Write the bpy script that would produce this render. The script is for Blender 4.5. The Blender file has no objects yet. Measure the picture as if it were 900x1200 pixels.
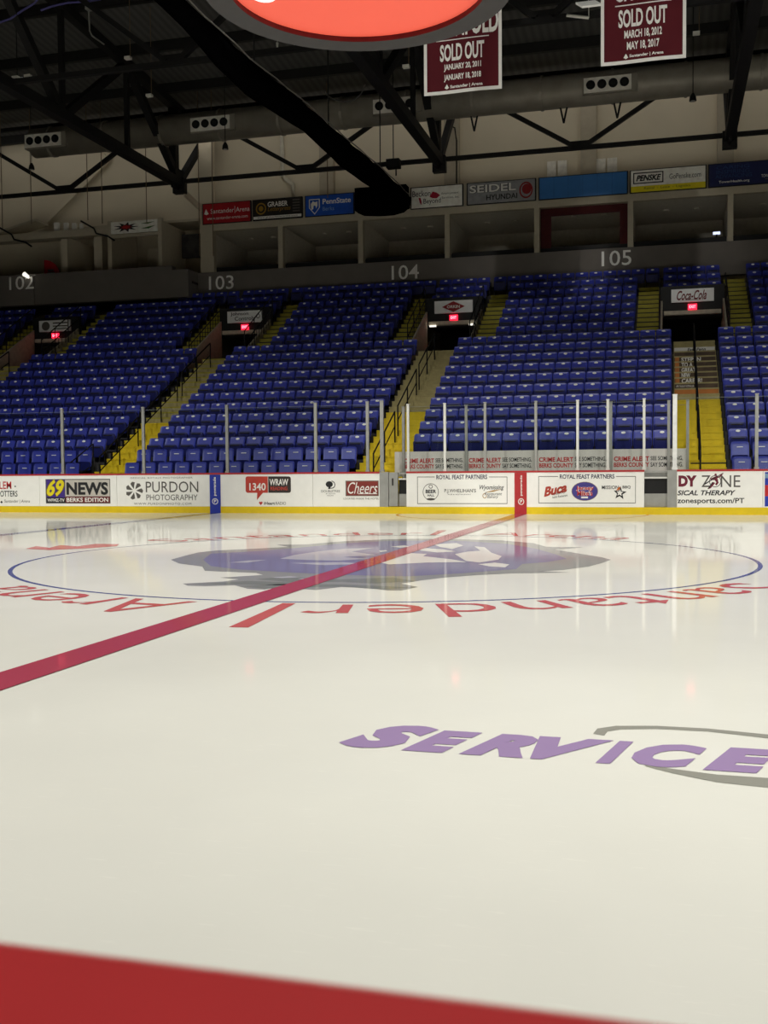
import bpy, bmesh, math, random
from mathutils import Vector, Matrix
random.seed(7)
scene = bpy.context.scene
COL = scene.collection

# ------------------------------------------------------------------ camera
# world: metres, X along the far boards (right +), Y across the rink (far +), centre ice at the origin
F_PX = 1241.15
CX, CY, CH = 3.519, -13.1248, 1.1444
YAW, PITCH, ROLL = 0.262603, 0.0408016, -0.0077637
_F = Vector((-math.sin(YAW) * math.cos(PITCH), math.cos(YAW) * math.cos(PITCH), -math.sin(PITCH)))
_R0 = Vector((math.cos(YAW), math.sin(YAW), 0)); _U0 = _R0.cross(_F)
_R = math.cos(ROLL) * _R0 + math.sin(ROLL) * _U0
_U = -math.sin(ROLL) * _R0 + math.cos(ROLL) * _U0
cam = bpy.data.cameras.new('camera'); camo = bpy.data.objects.new('camera', cam); COL.objects.link(camo)
M = Matrix((( _R.x, _U.x, -_F.x, CX), (_R.y, _U.y, -_F.y, CY), (_R.z, _U.z, -_F.z, CH), (0, 0, 0, 1)))
camo.matrix_world = M
cam.sensor_fit = 'VERTICAL'; cam.sensor_height = 36.0; cam.lens = F_PX / 1200 * 36
cam.clip_start = 0.01; cam.clip_end = 300
cam.dof.use_dof = True; cam.dof.focus_distance = 26.0; cam.dof.aperture_fstop = 24.0
scene.camera = camo

# ------------------------------------------------------------------ exposure, world, rink lamps
vs = scene.view_settings
vs.view_transform = 'Standard'; vs.look = 'None'; vs.gamma = 1.0; vs.use_curve_mapping = False
vs.exposure = 0.0
world = bpy.data.worlds.new('world'); scene.world = world; world.use_nodes = True
world.node_tree.nodes['Background'].inputs[0].default_value = (0.9, 0.88, 0.8, 1)
world.node_tree.nodes['Background'].inputs[1].default_value = 0.02

def spot(name, loc, aim, power, half, blend, size, color):
    l = bpy.data.lights.new(name, 'SPOT'); l.energy = power; l.color = color
    l.spot_size = math.radians(2 * half); l.spot_blend = blend; l.shadow_soft_size = size
    o = bpy.data.objects.new(name, l); COL.objects.link(o); o.location = loc
    o.rotation_euler = (Vector(aim) - Vector(loc)).to_track_quat('-Z', 'Y').to_euler()
# four rows of rink lamps: two aimed across the ice, one on each half
for lx in (-22, -13.2, -4.4, 4.4, 13.2, 22):
    for ly, aim, half, power in ((-11, 0, 44, 7900), (-11, -12, 26, 5600), (9, 8, 44, 1500), (1, 12, 44, 1000)):
        spot('rink_lamp', (lx, ly, 14.6), (lx, aim, 0), power * (.45 if lx < -20 else 1.0), half, 1.0, .3, (1.0, .985, .92))
# added strip lights, unseen behind the air duct, to brighten the upper wall
for i in range(8):
    l = bpy.data.lights.new('added_wall_fill', 'AREA'); l.energy = 10; l.color = (1.0, .95, .86); l.shape = 'RECTANGLE'; l.size = 4.6; l.size_y = .15
    o = bpy.data.objects.new('added_wall_fill', l); COL.objects.link(o); o.location = (-27 + 5.2 * i, 27.2, 15.35)
    o.rotation_euler = (math.radians(68), 0, 0)

# two spots out of view, added to brighten the hanging banners
for bx in (-1.2, 2.9):
    spot('added_banner_fill', (bx, -9.0, 15.0), (bx, 12.4, 11.3), 3800, 6.5, .8, .2, (1.0, .985, .93))

def at(px, py, ax, v):
    """the point seen at a photograph pixel on the plane axis = v"""
    d = _F + (px - 450) / F_PX * _R - (py - 600) / F_PX * _U
    C = Vector((CX, CY, CH)); return C + d * ((v - C[ax]) / d[ax])

# ------------------------------------------------------------------ materials
MATS = {}
def srgb(c):
    return tuple(((v / 255 + 0.055) / 1.055) ** 2.4 if v > 10 else v / 255 / 12.92 for v in c)
def mat(name, rgb, rough=0.6, metal=0.0, vary=0.12, scale=6.0, spec=0.4, bump=0.0, emit=0.0, lin=False):
    """procedural principled material: colour with a little noise variation"""
    if name in MATS: return MATS[name]
    m = bpy.data.materials.new(name); m.use_nodes = True; nt = m.node_tree; b = nt.nodes['Principled BSDF']
    c = rgb if lin else srgb(rgb)
    b.inputs['Roughness'].default_value = rough; b.inputs['Metallic'].default_value = metal
    b.inputs['Specular IOR Level'].default_value = spec
    tc = nt.nodes.new('ShaderNodeTexCoord'); nz = nt.nodes.new('ShaderNodeTexNoise')
    nz.inputs['Scale'].default_value = scale; nz.inputs['Detail'].default_value = 3
    nt.links.new(tc.outputs['Object'], nz.inputs['Vector'])
    rp = nt.nodes.new('ShaderNodeValToRGB')
    rp.color_ramp.elements[0].position = 0.3; rp.color_ramp.elements[1].position = 0.7
    rp.color_ramp.elements[0].color = tuple(v * (1 - vary) for v in c) + (1,)
    rp.color_ramp.elements[1].color = tuple(min(1, v * (1 + vary)) for v in c) + (1,)
    nt.links.new(nz.outputs['Fac'], rp.inputs['Fac']); nt.links.new(rp.outputs['Color'], b.inputs['Base Color'])
    if bump:
        bp = nt.nodes.new('ShaderNodeBump'); bp.inputs['Strength'].default_value = bump; bp.inputs['Distance'].default_value = 0.02
        nt.links.new(nz.outputs['Fac'], bp.inputs['Height']); nt.links.new(bp.outputs['Normal'], b.inputs['Normal'])
    if emit:
        b.inputs['Emission Color'].default_value = c + (1,); b.inputs['Emission Strength'].default_value = emit
    MATS[name] = m; return m

def ice_mat(name, rgb, vary=0.03):
    """diffuse paint seen through a thin film of ice: a weak fresnel gloss over it"""
    if name in MATS: return MATS[name]
    m = bpy.data.materials.new(name); m.use_nodes = True; nt = m.node_tree; N = nt.nodes; L = nt.links
    for n in list(N):
        if n.type != 'OUTPUT_MATERIAL': N.remove(n)
    out = [n for n in N if n.type == 'OUTPUT_MATERIAL'][0]
    c = srgb(rgb)
    tc = N.new('ShaderNodeTexCoord'); nz = N.new('ShaderNodeTexNoise'); nz.inputs['Scale'].default_value = 0.7; nz.inputs['Detail'].default_value = 5
    L.new(tc.outputs['Object'], nz.inputs['Vector'])
    rp = N.new('ShaderNodeValToRGB'); rp.color_ramp.elements[0].position = 0.3; rp.color_ramp.elements[1].position = 0.7
    rp.color_ramp.elements[0].color = tuple(v * (1 - vary) for v in c) + (1,); rp.color_ramp.elements[1].color = tuple(min(1, v * (1 + vary)) for v in c) + (1,)
    L.new(nz.outputs['Fac'], rp.inputs['Fac'])
    # skate scratches: fine streaky noise worked into the colour and the relief
    mp = N.new('ShaderNodeMapping'); mp.inputs['Scale'].default_value = (9, 55, 1); mp.inputs['Rotation'].default_value = (0, 0, 0.5)
    L.new(tc.outputs['Object'], mp.inputs['Vector'])
    sc = N.new('ShaderNodeTexNoise'); sc.inputs['Scale'].default_value = 1.0; sc.inputs['Detail'].default_value = 4
    L.new(mp.outputs['Vector'], sc.inputs['Vector'])
    sr = N.new('ShaderNodeValToRGB'); sr.color_ramp.elements[0].position = 0.62; sr.color_ramp.elements[0].color = (1, 1, 1, 1)
    sr.color_ramp.elements[1].position = 0.80; sr.color_ramp.elements[1].color = (1.06, 1.06, 1.06, 1)
    L.new(sc.outputs['Fac'], sr.inputs['Fac'])
    mx = N.new('ShaderNodeMixRGB'); mx.blend_type = 'MULTIPLY'; mx.inputs[0].default_value = 1
    L.new(rp.outputs['Color'], mx.inputs[1]); L.new(sr.outputs['Color'], mx.inputs[2])
    df = N.new('ShaderNodeBsdfDiffuse'); L.new(mx.outputs['Color'], df.inputs['Color'])
    gl = N.new('ShaderNodeBsdfGlossy'); gl.inputs['Roughness'].default_value = 0.06
    gl.inputs['Color'].default_value = (1, 1, 1, 1)
    fr = N.new('ShaderNodeFresnel'); fr.inputs['IOR'].default_value = 1.31
    mu = N.new('ShaderNodeMath'); mu.operation = 'MULTIPLY'; mu.inputs[1].default_value = 0.68
    L.new(fr.outputs['Fac'], mu.inputs[0])
    ms = N.new('ShaderNodeMixShader'); L.new(mu.outputs[0], ms.inputs['Fac']); L.new(df.outputs[0], ms.inputs[1]); L.new(gl.outputs[0], ms.inputs[2])
    L.new(ms.outputs[0], out.inputs['Surface'])
    MATS[name] = m; return m

def glass_mat():
    m = bpy.data.materials.new('clear_acrylic'); m.use_nodes = True; nt = m.node_tree; N = nt.nodes; L = nt.links
    for n in list(N):
        if n.type != 'OUTPUT_MATERIAL': N.remove(n)
    out = [n for n in N if n.type == 'OUTPUT_MATERIAL'][0]
    tr = N.new('ShaderNodeBsdfTransparent'); tr.inputs['Color'].default_value = (0.95, 0.965, 0.955, 1)
    gl = N.new('ShaderNodeBsdfGlossy'); gl.inputs['Roughness'].default_value = 0.03
    fr = N.new('ShaderNodeFresnel'); fr.inputs['IOR'].default_value = 1.3
    ms = N.new('ShaderNodeMixShader'); L.new(fr.outputs[0], ms.inputs[0]); L.new(tr.outputs[0], ms.inputs[1]); L.new(gl.outputs[0], ms.inputs[2])
    L.new(ms.outputs[0], out.inputs['Surface']); MATS['glass'] = m; return m

WHITE = mat('white_board', (248, 247, 241), 0.35, vary=0.02)
YEL = mat('yellow_kick', (226, 196, 20), 0.4, vary=0.05)
CAPRED = mat('red_cap', (180, 46, 48), 0.42, vary=0.05, scale=14)
STEEL = mat('grey_steel', (165, 165, 160), 0.4, metal=0.3, vary=0.08)
WHITEPOST = mat('pale_post', (222, 222, 215), 0.4, vary=0.04)
DKSTEEL = mat('dark_steel', (28, 27, 26), 0.6, vary=0.2)
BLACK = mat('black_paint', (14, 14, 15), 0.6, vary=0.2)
INK = mat('ink_black', (30, 30, 32), 0.6, vary=0.02)
INKGREY = mat('ink_grey', (92, 88, 82), 0.6, vary=0.02)
INKRED = mat('ink_red', (190, 38, 40), 0.6, vary=0.02)
INKWHITE = mat('ink_white', (240, 238, 232), 0.6, vary=0.02)
MAROON = mat('ink_maroon', (110, 22, 46), 0.6, vary=0.03)
GOLD = mat('ink_gold', (165, 125, 40), 0.6, vary=0.03)
INKBLUE = mat('ink_blue', (36, 56, 165), 0.5, vary=0.03)
GREEN = mat('ink_green', (60, 110, 40), 0.6, vary=0.03)
YELLOWINK = mat('ink_yellow', (232, 214, 30), 0.5, vary=0.04)
GLASS = glass_mat()
CONC = mat('concrete', (150, 142, 118), 0.85, vary=0.1, scale=3)
CONCDARK = mat('terrace_concrete', (74, 72, 74), 0.9, vary=0.12, scale=2)
STAIRYEL = mat('yellow_stair_paint', (228, 200, 28), 0.6, vary=0.08, scale=5)
WALLB = mat('beige_wall', (216, 205, 182), 0.9, vary=0.04, scale=0.6)
BAND = mat('grey_band', (118, 112, 106), 0.85, vary=0.05, scale=2)
FRAMEW = mat('suite_frame_paint', (190, 180, 158), 0.7, vary=0.04)
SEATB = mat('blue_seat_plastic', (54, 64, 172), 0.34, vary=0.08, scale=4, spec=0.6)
SEATP = mat('shaded_seat_pan_plastic', (27, 33, 104), 0.45, vary=0.08, scale=4, spec=0.4)  # the seat blue again, darkened to put the pan's shade into its colour
GLINT = mat('white_glint_paint', (255, 255, 255), 0.2, vary=0.0, spec=1.0)  # white for the marks that paint the highlight glint on each backrest

# ------------------------------------------------------------------ mesh builder
ORIG = {}
def wloc(o):
    return ORIG.get(o.name, Vector((0, 0, 0))) if o else Vector((0, 0, 0))
class MB:
    def __init__(s): s.v = []; s.f = []; s.mi = []; s.cur = 0
    def add(s, vs_, fs):
        n = len(s.v); s.v += [tuple(a) for a in vs_]
        for f in fs: s.f.append([i + n for i in f]); s.mi.append(s.cur)
        return s
    def box(s, x0, x1, y0, y1, z0, z1):
        return s.add([(x0, y0, z0), (x1, y0, z0), (x1, y1, z0), (x0, y1, z0), (x0, y0, z1), (x1, y0, z1), (x1, y1, z1), (x0, y1, z1)],
                     [(0, 3, 2, 1), (4, 5, 6, 7), (0, 1, 5, 4), (1, 2, 6, 5), (2, 3, 7, 6), (3, 0, 4, 7)])
    def bar(s, p, q, w, h, up=(0, 0, 1)):
        p = Vector(p); q = Vector(q); d = (q - p).normalized(); up = Vector(up)
        if abs(d.dot(up)) > 0.98: up = Vector((0, 1, 0))
        a = d.cross(up).normalized() * w / 2; b = a.cross(d).normalized() * h / 2
        vs_ = [p - a - b, p + a - b, p + a + b, p - a + b, q - a - b, q + a - b, q + a + b, q - a + b]
        return s.add(vs_, [(0, 1, 2, 3), (7, 6, 5, 4), (0, 4, 5, 1), (1, 5, 6, 2), (2, 6, 7, 3), (3, 7, 4, 0)])
    def tube(s, pts, r, n=8, cap=True):
        pts = [Vector(p) for p in pts]; k = len(pts); vs_ = []
        for i, p in enumerate(pts):
            d = (pts[min(i + 1, k - 1)] - pts[max(i - 1, 0)]).normalized()
            up = Vector((0, 0, 1)) if abs(d.z) < 0.95 else Vector((0, 1, 0))
            a = d.cross(up).normalized(); b = a.cross(d)
            rr = r[i] if isinstance(r, (list, tuple)) else r
            for j in range(n):
                t = 2 * math.pi * j / n; vs_.append(p + (a * math.cos(t) + b * math.sin(t)) * rr)
        fs = []
        for i in range(k - 1):
            for j in range(n): fs.append((i * n + j, i * n + (j + 1) % n, (i + 1) * n + (j + 1) % n, (i + 1) * n + j))
        if cap: fs += [tuple(range(n - 1, -1, -1)), tuple(range((k - 1) * n, k * n))]
        return s.add(vs_, fs)
    def poly(s, pts):
        return s.add(pts, [tuple(range(len(pts)))])
    def prism(s, pts, d):
        """extrude polygon points by vector d"""
        n = len(pts); d = Vector(d); a = [Vector(p) for p in pts]
        fs = [tuple(range(n)), tuple(range(2 * n - 1, n - 1, -1))] + [(i, i + n, (i + 1) % n + n, (i + 1) % n) for i in range(n)]
        return s.add(a + [p + d for p in a], fs)
    def build(s, name, m, parent=None, smooth=False, bevel=0.0, mesh_only=False):
        off = wloc(parent)
        me = bpy.data.meshes.new(name)
        me.from_pydata([(a[0] - off.x, a[1] - off.y, a[2] - off.z) for a in s.v], [], s.f)
        ms = m if isinstance(m, (list, tuple)) else [m]
        for q in ms: me.materials.append(q)
        if len(ms) > 1: me.polygons.foreach_set('material_index', s.mi)
        bm = bmesh.new(); bm.from_mesh(me); bmesh.ops.recalc_face_normals(bm, faces=bm.faces); 
        if bevel: bmesh.ops.bevel(bm, geom=list(bm.edges), offset=bevel, segments=2, affect='EDGES', profile=0.5)
        bm.to_mesh(me); bm.free()
        if smooth: me.polygons.foreach_set('use_smooth', [True] * len(me.polygons))
        me.update()
        if mesh_only: return me
        o = bpy.data.objects.new(name, me); COL.objects.link(o)
        if parent: o.parent = parent
        ORIG[o.name] = off.copy(); return o

def tag(o, label=None, cat=None, group=None, kind=None):
    if label: o['label'] = label
    if cat: o['category'] = cat
    if group: o['group'] = group
    if kind: o['kind'] = kind
    return o
def thing(name, label, cat, loc, group=None):
    o = bpy.data.objects.new(name, None); o.empty_display_size = 0.1; COL.objects.link(o); o.location = loc
    ORIG[o.name] = Vector(loc); return tag(o, label, cat, group)
def struct(mb, name, m, label=None, parent=None, **k):
    o = mb.build(name, m, parent, **k)
    if not parent: tag(o, label, None, None, 'structure')
    return o

# ------------------------------------------------------------------ lettering (flat print)
_TXT = {}
def glyphs(body, bold=0.0, shear=0.0, space=1.0):
    key = (body, bold, shear, space)
    if key in _TXT: return _TXT[key]
    cu = bpy.data.curves.new('txt', 'FONT'); cu.body = body; cu.offset = bold; cu.shear = shear; cu.space_character = space
    cu.resolution_u = 3; cu.fill_mode = 'FRONT'; cu.align_x = 'LEFT'
    o = bpy.data.objects.new('txt', cu); COL.objects.link(o)
    dg = bpy.context.evaluated_depsgraph_get(); me = bpy.data.meshes.new_from_object(o.evaluated_get(dg))
    V = [(v.co.x, v.co.y) for v in me.vertices]; Fc = [tuple(p.vertices) for p in me.polygons]
    bpy.data.objects.remove(o); bpy.data.curves.remove(cu); bpy.data.meshes.remove(me)
    x0 = min(v[0] for v in V); x1 = max(v[0] for v in V); y0 = min(v[1] for v in V); y1 = max(v[1] for v in V)
    _TXT[key] = (V, Fc, (x0, x1, y0, y1)); return _TXT[key]
def lettering(body, fn, m, parent, name='lettering', **k):
    """fn maps (u, v) of the ink box (0..1) to a world point"""
    V, Fc, (x0, x1, y0, y1) = glyphs(body, **k)
    b = MB(); b.add([fn((x - x0) / (x1 - x0), (y - y0) / (y1 - y0)) for x, y in V], Fc)
    return b.build(name, m, parent)
class Plane:
    """a vertical face at y, looking towards -Y"""
    def __init__(s, x0, x1, z0, z1, y, slant=0.0): s.x0, s.x1, s.z0, s.z1, s.y = x0, x1, z0, z1, y
    def p(s, u, v, d=0.0): return (s.x0 + u * (s.x1 - s.x0), s.y - d, s.z0 + v * (s.z1 - s.z0))
    def text(s, body, box, m, parent, d=0.004, rot=0, name='lettering', **k):
        u0, u1, v0, v1 = box
        if rot == 0: fn = lambda u, v: s.p(u0 + u * (u1 - u0), v0 + v * (v1 - v0), d)
        else: fn = lambda u, v: s.p(u1 - v * (u1 - u0), v0 + u * (v1 - v0), d)
        return lettering(body, fn, m, parent, name, **k)
    def rect(s, box, m, parent, d=0.002, name='print'):
        u0, u1, v0, v1 = box
        return MB().poly([s.p(u0, v0, d), s.p(u1, v0, d), s.p(u1, v1, d), s.p(u0, v1, d)]).build(name, m, parent)
    def shape(s, uv, m, parent, d=0.003, name='logo'):
        return MB().poly([s.p(u, v, d) for u, v in uv]).build(name, m, parent)
    def shapes(s, polys, m, parent, d=0.003, name='logo'):
        b = MB()
        for q in polys: b.poly([s.p(u, v, d) for u, v in q])
        return b.build(name, m, parent)
def ell(cu, cv, ru, rv, n=20, a0=0, a1=360):
    full = (a1 - a0) >= 360
    return [(cu + ru * math.cos(math.radians(a0 + (a1 - a0) * i / (n if full else n - 1))), cv + rv * math.sin(math.radians(a0 + (a1 - a0) * i / (n if full else n - 1)))) for i in range(n)]
def ring_polys(cu, cv, ru, rv, t, tv=None, n=24):
    tv = tv or t; o = ell(cu, cv, ru, rv, n); i_ = ell(cu, cv, ru - t, rv - tv, n)
    return [[o[k], o[(k + 1) % n], i_[(k + 1) % n], i_[k]] for k in range(n)]
def frame_polys(u0, u1, v0, v1, tu, tv):
    return [[(u0, v0), (u1, v0), (u1, v0 + tv), (u0, v0 + tv)], [(u0, v1 - tv), (u1, v1 - tv), (u1, v1), (u0, v1)],
            [(u0, v0), (u0 + tu, v0), (u0 + tu, v1), (u0, v1)], [(u1 - tu, v0), (u1, v0), (u1, v1), (u1 - tu, v1)]]
ORD = lambda n: '%d%s' % (n, 'th' if 10 <= n % 100 <= 20 else {1: 'st', 2: 'nd', 3: 'rd'}.get(n % 10, 'th'))

# ================================================================== the setting
ICE = ice_mat('ice', (236, 235, 226))
ice = struct(MB().add([(-30, -12.95, 0), (30, -12.95, 0), (30, 12.95, 0), (-30, 12.95, 0)], [(0, 1, 2, 3)]), 'floor', ICE, 'white ice sheet of the rink with painted lines and crest')
struct(MB().box(-36, 36, 13.16, 34, -0.2, 0.0).box(-36, 36, -34, -13.3, -0.2, 0.0), 'trim_1', CONC, 'concrete floor round the rink')
CEIL = bpy.data.materials.new('roof_deck'); CEIL.use_nodes = True
_nt = CEIL.node_tree; _b = _nt.nodes['Principled BSDF']; _b.inputs['Roughness'].default_value = 0.9
_tc = _nt.nodes.new('ShaderNodeTexCoord'); _w = _nt.nodes.new('ShaderNodeTexWave'); _w.bands_direction = 'X'; _w.inputs['Scale'].default_value = 1.1; _w.inputs['Distortion'].default_value = 0.3
_r = _nt.nodes.new('ShaderNodeValToRGB'); _r.color_ramp.elements[0].color = (0.075, 0.073, 0.068, 1); _r.color_ramp.elements[1].color = (0.105, 0.103, 0.096, 1)
_nt.links.new(_tc.outputs['Object'], _w.inputs['Vector']); _nt.links.new(_w.outputs['Fac'], _r.inputs['Fac']); _nt.links.new(_r.outputs['Color'], _b.inputs['Base Color'])
def roof_z(y): return 18.2 - abs(y) * 0.0715
rb = MB()
for y0, y1 in ((0, 31), (-31, 0)):
    z0, z1 = roof_z(y0), roof_z(y1)
    rb.add([(-36, y0, z0), (36, y0, z0), (36, y1, z1), (-36, y1, z1), (-36, y0, z0 + .3), (36, y0, z0 + .3), (36, y1, z1 + .3), (-36, y1, z1 + .3)],
           [(0, 1, 2, 3), (7, 6, 5, 4), (0, 4, 5, 1), (2, 6, 7, 3), (0, 3, 7, 4), (1, 5, 6, 2)])
ceiling = struct(rb, 'ceiling', CEIL, 'dark corrugated roof deck')
for y in [2.5 + 3.3 * i for i in range(9)]:
    MB().box(-34, 34, y - .09, y + .09, roof_z(y) - .38, roof_z(y) - .02).build('purlin', DKSTEEL, ceiling)
DARKWALL = mat('dark_side_wall', (70, 66, 62), 0.9)
struct(MB().box(-36.3, -36, -34, 34, 0, 18), 'wall_left', DARKWALL)
struct(MB().box(36, 36.3, -34, 34, 0, 18), 'wall_right', DARKWALL)
struct(MB().box(-36, 36, -34.3, -34, 0, 18), 'wall_front', DARKWALL)
# upper back wall with pilasters, over the suites
wall = struct(MB().box(-36, 36, 29.4, 29.7, 12.0, 16.6), 'wall_back', WALLB, 'beige upper wall above the suites')
for px in (-10.2, -4.93, 0.48, 5.55):
    MB().box(px - .3, px + .3, 29.12, 29.42, 12.2, 16.3).build('pilaster', mat('pilaster_paint', (186, 176, 156), .9, vary=.04), wall)
struct(MB().box(-36, 36, 33.6, 33.9, 0, 12.2), 'wall_rear', WALLB)
struct(MB().box(-36, 36, 29.4, 33.9, 11.9, 12.0), 'trim_2', FRAMEW)

# ------------------------------------------------------------------ ice markings (flat paint under the ice)
RED_ICE = ice_mat('ice_red', (178, 74, 94)); RED2 = ice_mat('ice_letter_red', (204, 102, 100)); BLUE_ICE = ice_mat('ice_blue', (96, 102, 150))
PURP = ice_mat('ice_purple', (166, 142, 184)); CREST_P = ice_mat('ice_crest_purple', (136, 132, 164)); GREY_ICE = ice_mat('ice_grey', (156, 155, 146)); CREST_G = ice_mat('ice_crest_grey', (154, 154, 153))
CREST_W = ice_mat('ice_crest_white', (228, 226, 222)); CREST_D = ice_mat('ice_crest_dark', (132, 135, 130))
def flat(pts, z): return [(x, y, z) for x, y in pts]
ZL = 0.0012
MB().add(flat([(-.1525, -12.95), (.1525, -12.95), (.1525, 12.95), (-.1525, 12.95)], 4 * ZL), [(0, 1, 2, 3)]).build('center_line', RED_ICE, ice)
for bx in (-8.13, 8.13):
    MB().add(flat([(bx - .1525, -12.95), (bx + .1525, -12.95), (bx + .1525, 12.95), (bx - .1525, 12.95)], ZL), [(0, 1, 2, 3)]).build('blue_line', BLUE_ICE, ice)
def arc_ring(r0, r1, a0, a1, z, cx=0, cy=0, n=120):
    b = MB(); vs_ = []
    for i in range(n + 1):
        t = math.radians(a0 + (a1 - a0) * i / n)
        vs_ += [(cx + r0 * math.cos(t), cy + r0 * math.sin(t), z), (cx + r1 * math.cos(t), cy + r1 * math.sin(t), z)]
    return b.add(vs_, [(2 * i, 2 * i + 1, 2 * i + 3, 2 * i + 2) for i in range(n)])
arc_ring(4.524, 4.576, 0, 360, ZL).build('faceoff_circle', BLUE_ICE, ice)
arc_ring(3.02, 3.08, 180, 360, ZL, 0, 12.95).build('referee_crease', RED2, ice)
# red lettering round the circle, read from the stands on both sides
def arc_text(body, th_of, r0, scale, base_flip, m):
    V, Fc, (x0, x1, y0, y1) = glyphs(body, bold=-0.004)
    b = MB(); pts = []
    for x, y in V:
        th = math.radians(th_of((x - x0) / (x1 - x0)) + base_flip); r = r0 + y * scale
        pts.append((r * math.cos(th), r * math.sin(th), 2 * ZL))
    b.add(pts, Fc); b.build('ring_lettering', m, ice)
for flip in (0, 180):
    arc_text('Santander', lambda u: -28.5 - u * (82.6 - 28.5), 4.70, 1.18, flip, RED2)
    arc_text('Arena', lambda u: -95.3 - u * (125.5 - 95.3), 4.70, 1.18, flip, RED2)
    t = [math.radians(a + flip) for a in (-84.5, -85.9)]
    MB().poly([(r * math.cos(a), r * math.sin(a), 2 * ZL) for r, a in ((4.64, t[0]), (6.03, t[0]), (6.03, t[1]), (4.64, t[1]))]).build('ring_bar', RED2, ice)
    fl = [(160, 5.06), (164, 4.75), (170, 4.85), (175, 5.2), (174, 5.7), (169, 5.95), (171, 5.5), (166, 5.75), (167, 5.3), (161.5, 5.45)]
    MB().poly([(r * math.cos(math.radians(a + flip)), r * math.sin(math.radians(a + flip)), 2 * ZL) for a, r in fl]).build('ring_flame', RED2, ice)
# crest inside the circle: outline traced on the ice plane
def icepoly(px, z):
    return [tuple(at(x, y, 2, 0.0))[:2] + (z,) for x, y in px]
def icepart(name, m, z, *polys):
    b = MB()
    for q in polys: b.poly(icepoly(q, z))
    o = b.build(name, m, ice)
    bm = bmesh.new(); bm.from_mesh(o.data); bmesh.ops.triangulate(bm, faces=bm.faces); bm.to_mesh(o.data); bm.free(); return o
icepart('crest_outline', CREST_G, 1.0 * ZL, [(200, 656), (218, 651), (232, 647.5), (255, 645), (300, 643), (338, 641), (324, 638.4), (360, 638), (400, 634.5), (450, 632.2), (490, 631.3), (540, 632), (590, 633.5), (625, 636.5), (640, 640.8), (684, 641.6), (650, 644), (680, 649), (705, 653), (716, 656), (705, 660), (690, 664), (660, 668), (636, 669.5), (668, 671), (600, 672), (560, 674), (520, 677), (492, 680.5), (470, 684), (490, 688), (470, 692), (455, 692), (430, 689), (400, 688), (370, 691.5), (350, 690), (330, 687), (310, 691), (290, 690), (275, 686), (240, 687), (220, 686.5), (214, 684), (262, 681.5), (280, 679), (258, 677), (308, 673.8), (300, 671.5), (275, 670.5), (240, 669), (237, 664), (210, 660.5)])
icepart('crest_body', CREST_P, 1.6 * ZL, [(247, 649), (300, 646), (345, 642.5), (400, 637), (450, 634.3), (500, 633.5), (545, 634.3), (595, 637.5), (628, 643), (652, 650), (664, 655), (640, 659), (612, 661), (605, 667), (540, 672), (480, 675.5), (400, 674), (340, 671), (280, 667.5), (247, 663.5), (238, 656)])
icepart('crest_shadow', CREST_D, 1.7 * ZL, [(330, 676), (400, 679), (460, 677), (486, 681), (440, 684), (400, 682), (350, 683), (300, 679)], [(225, 685), (290, 681), (360, 683), (330, 686), (270, 685)], [(280, 687), (330, 684.5), (400, 685), (470, 688), (485, 688.5), (450, 691), (400, 687.5), (310, 690)])
icepart('crest_face', CREST_W, 2.2 * ZL,
        [(508, 638.2), (535, 636.6), (543, 639.5), (530, 643.5), (516, 641.2)],
        [(533, 649.6), (548, 646.6), (563, 645.5), (556, 640.5), (568, 641.5), (576, 648), (588, 652), (584, 656), (562, 659.4), (546, 657.5)],
        [(560, 661.4), (580, 659.6), (597, 661.6), (592, 665), (574, 664)],
        [(452, 654.5), (482, 648.5), (500, 649.3), (496, 652), (530, 655.8), (547, 658.8), (500, 659.5), (456, 661.6), (440, 658.2)],
        [(458, 640.8), (474, 639.2), (480, 640.8), (470, 642)], [(444, 645.6), (452, 644.8), (454, 646), (446, 647)],
        [(482, 641.5), (520, 644), (534, 646.5), (512, 647.6), (494, 645.4)])
icepart('crest_mane', ice_mat('ice_crest_pale', (190, 188, 196)), 2.1 * ZL,
        [(328, 655), (345, 650.5), (372, 646.5), (404, 643.2), (438, 642.2), (412, 646.5), (440, 650.5), (402, 653), (432, 655), (396, 657.2), (360, 656.4)],
        [(268, 659.5), (292, 657), (313, 656.2), (290, 659.5)], [(340, 660), (402, 659), (430, 661), (380, 662.5)],
        [(318, 676.8), (340, 675.6), (352, 676.6), (330, 677.6)], [(348, 678.4), (372, 677.4), (380, 678.6), (356, 679.2)])
# purple lettering and grey swoosh close to the camera
def near_text(u, v):
    return (2.19 + u * (3.955 - 2.19), -8.995 + v * 0.39 - u * 0.01, 2 * ZL)
lettering('S', lambda u, v: near_text(u * .205, v * 1.06), PURP, ice, 'ice_lettering', bold=0.075, shear=0.45)
for ch, u0, u1 in (('E', .16, .315), ('R', .295, .455), ('V', .455, .63), ('I', .60, .675), ('C', .675, .84), ('E', .825, 1.0)):
    lettering(ch, lambda u, v, u0=u0, u1=u1: near_text(u0 + u * (u1 - u0), v * .92), PURP, ice, 'ice_lettering', bold=0.07, shear=0.42)
def swoosh(c0, c1):
    return c0 + c1[::-1]
icepart('ice_swoosh', GREY_ICE, ZL, swoosh([(695, 860), (700, 854), (722, 850.8), (770, 850.8), (830, 854), (900, 861), (985, 880)], [(708, 862.5), (712, 857.5), (728, 855), (770, 854.4), (830, 857.5), (900, 865.5), (984, 881)]),
        swoosh([(755, 896), (790, 901.5), (840, 908), (900, 912), (990, 909)], [(757, 898.5), (790, 907), (840, 917), (900, 923.5), (989, 911)]))

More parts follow.
